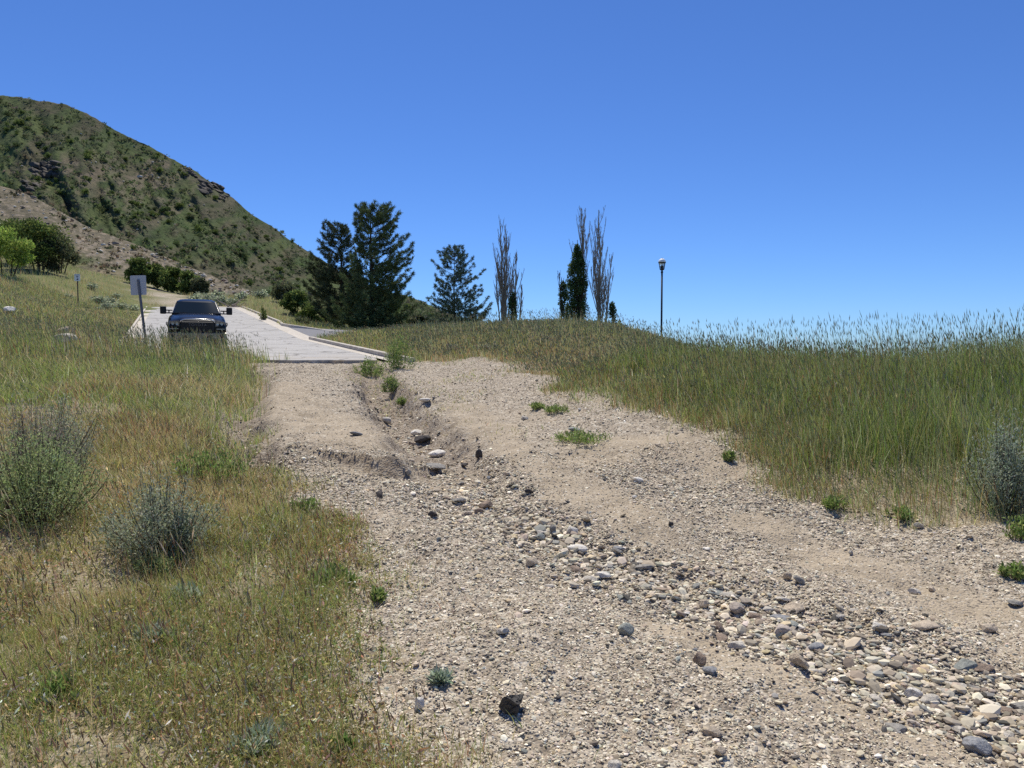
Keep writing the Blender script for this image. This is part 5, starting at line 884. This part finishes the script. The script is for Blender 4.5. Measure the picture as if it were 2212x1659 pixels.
def pane(name, f, nu, nv, off, par=None):
    u, v = np.meshgrid(np.linspace(0, 1, nu), np.linspace(0, 1, nv)); V = np.stack(f(u, v), -1).reshape(-1, 3) + np.array(off); i = np.arange(nv - 1)[:, None] * nu; j = np.arange(nu - 1)[None]
    return MB().add(V, [np.stack([i + j, i + j + 1, i + nu + j + 1, i + nu + j], -1).reshape(-1, 4)]).build(name, glass, par or TR, True)
ws = pane('windshield', lambda u, v: ((u - .5) * 2 * (.79 - .125 * v), 1.54 + .63 * v + .07 * (2 * u - 1) ** 2 * (1 - .1 * v), 1.425 + .40 * v), 14, 6, (0, -.012, .012))
# windscreen surround: pale A-pillar edges and cowl
for s in (-1, 1):
    MB().tube([(s * .815, 1.70, 1.425), (s * .75, 2.02, 1.63), (s * .685, 2.31, 1.83)], .022, 6).build('pillar_trim', paint, TR)
    wn = MB().add(np.array([(s * .872, 1.95, 1.43), (s * .872, 2.85, 1.43), (s * .762, 2.85, 1.76), (s * .762, 2.36, 1.76)]) + np.array([s * .008, 0, 0]), [np.array([[0, 1, 2, 3]])]).build('side_window', glass, TR)
    wn = MB().add(np.array([(s * .872, 2.93, 1.43), (s * .872, 3.8, 1.43), (s * .762, 3.7, 1.76), (s * .762, 2.93, 1.76)]) + np.array([s * .008, 0, 0]), [np.array([[0, 1, 2, 3]])]).build('side_window', glass, TR)
MB().box((-.78, 1.50, 1.405), (.78, 1.56, 1.425)).build('wiper_cowl', trim, TR)
for x0, x1 in ((-.62, -.02), (.0, .6)): MB().tube([(x0, 1.55, 1.43), ((x0 + x1) / 2, 1.58, 1.455), (x1, 1.60, 1.455)], .009, 5).build('wiper', trim, TR)
MB().tube([(0, 2.14, 1.78), (0, 2.10, 1.74)], .02, 6).build('rear_view_mirror', reflector, TR)
# grille, its chrome hood line and the lettering
gr = MB().box((-.56, .03, .80), (.56, .10, 1.16)).build('grille', trim, TR); bevel(gr, .03)
for q in range(5): MB().box((-.52, .015, .84 + q * .065), (.52, .03, .862 + q * .065)).build('slat', trim, gr)
MB().tube([(-.60, .10, 1.10), (-.55, .06, 1.20), (-.42, .04, 1.245), (0, .02, 1.26), (.42, .04, 1.245), (.55, .06, 1.20), (.60, .10, 1.10)], .022, 8).build('hood_trim', chrome, TR, True)
badge, nt, b = mat('dull_badge', (.13, .13, .13), .5, .3)
fcv = bpy.data.curves.new('lettering', 'FONT'); fcv.body = 'TOYOTA'; fcv.size = .135; fcv.align_x = 'CENTER'; fcv.extrude = .006; fcv.space_character = 1.15
fo = bpy.data.objects.new('lettering', fcv); col.objects.link(fo); dg = bpy.context.evaluated_depsgraph_get(); tm = bpy.data.meshes.new_from_object(fo.evaluated_get(dg)); bpy.data.objects.remove(fo); tm.materials.clear(); tm.materials.append(badge)
to = link(bpy.data.objects.new('lettering', tm), gr); to.location = (0, .008, 1.015); to.rotation_euler = (math.pi / 2, 0, 0)
for s in (-1, 1):
    hl = MB().add(np.array([(s * .61, .075, 1.19), (s * .93, .16, 1.17), (s * .95, .20, 1.03), (s * .61, .085, 1.00), (s * .61, .2, 1.19), (s * .93, .3, 1.17), (s * .95, .3, 1.03), (s * .61, .2, 1.00)]), [np.array([(0, 1, 2, 3), (0, 4, 5, 1), (1, 5, 6, 2), (2, 6, 7, 3), (3, 7, 4, 0)])]).build('headlight', lens, TR)
    for x in (.68, .82): pr = MB().lathe([(.001, 0), (.055, .004), (.058, -.02)], 14).build('projector', reflector, hl); pr.location = (s * x, .075 + (x - .61) * .27, 1.095); pr.rotation_euler = (math.pi / 2, 0, 0)
    MB().box((s * .64 - .0 if s > 0 else -.92, .085, .90), (.92 if s > 0 else -.64, .13, .925)).build('running_light', reflector, TR)
    MB().tube([(s * .98, .55, .98), (s * 1.03, .70, 1.04), (s * 1.04, 1.0, 1.09), (s * 1.03, 1.3, 1.04), (s * 1.0, 1.5, .90)], .035, 6).build('fender_flare', trim, TR, True)
    mr = MB().box((s * 1.06 if s > 0 else -1.275, 1.50, 1.385), (1.275 if s > 0 else -1.06, 1.66, 1.665)).build('wing_mirror', trim, TR); bevel(mr, .035, 3)
    for z in (1.42, 1.52): MB().tube([(s * .86, 1.72, z), (s * 1.08, 1.60, z)], .024, 6).build('mirror_arm', trim, mr)
    MB().box((s * .97 - .02, 1.66, 1.42), (s * .97 + .02, 1.72, 1.52)).build('mirror_brace', trim, mr)
bu = MB().add(*loft([np.array([(x, y, z) for y, z in ((.06, .52), (-.02, .58), (-.03, .76), (.05, .80), (.22, .80), (.22, .52))]) + np.array([0, .14 * abs(x / .98) ** 3, 0]) for x in (-.98, -.8, -.5, 0, .5, .8, .98)])).build('front_bumper', silver, TR)
for s in (-1, 1): fg = MB().lathe([(.001, .0), (.085, .004), (.085, -.03)], 16).build('fog_light', trim, bu); fg.location = (s * .80, .045, .665); fg.rotation_euler = (math.pi / 2, 0, 0)
MB().box((-.50, -.012, .60), (.50, .05, .70)).build('air_intake', trim, bu)
MB().box((-.9, .14, .24), (.9, .3, .55)).build('skid_plate', trim, TR)
MB().box((-.92, 4.08, 1.30), (.92, 5.70, 1.36)).build('bed_cover', trim, TR)
MB().box((-.98, 5.74, .52), (.98, 5.88, .72)).build('rear_bumper', silver, TR)
for s in (-1, 1):
    for y in (1.02, 4.72):
        wl = MB().lathe([(.28, -.13), (.38, -.135), (.42, -.10), (.425, 0), (.42, .10), (.38, .135), (.28, .13)], 28).build('wheel', rubber, TR, True); wl.location = (s * .88, y, .425); wl.rotation_euler = (0, math.pi / 2, 0)
        MB().lathe([(.02, .10), (.12, .11), (.25, .09), (.285, .12), (.285, -.12), (.1, -.10)], 20).build('rim', silver, wl, True)
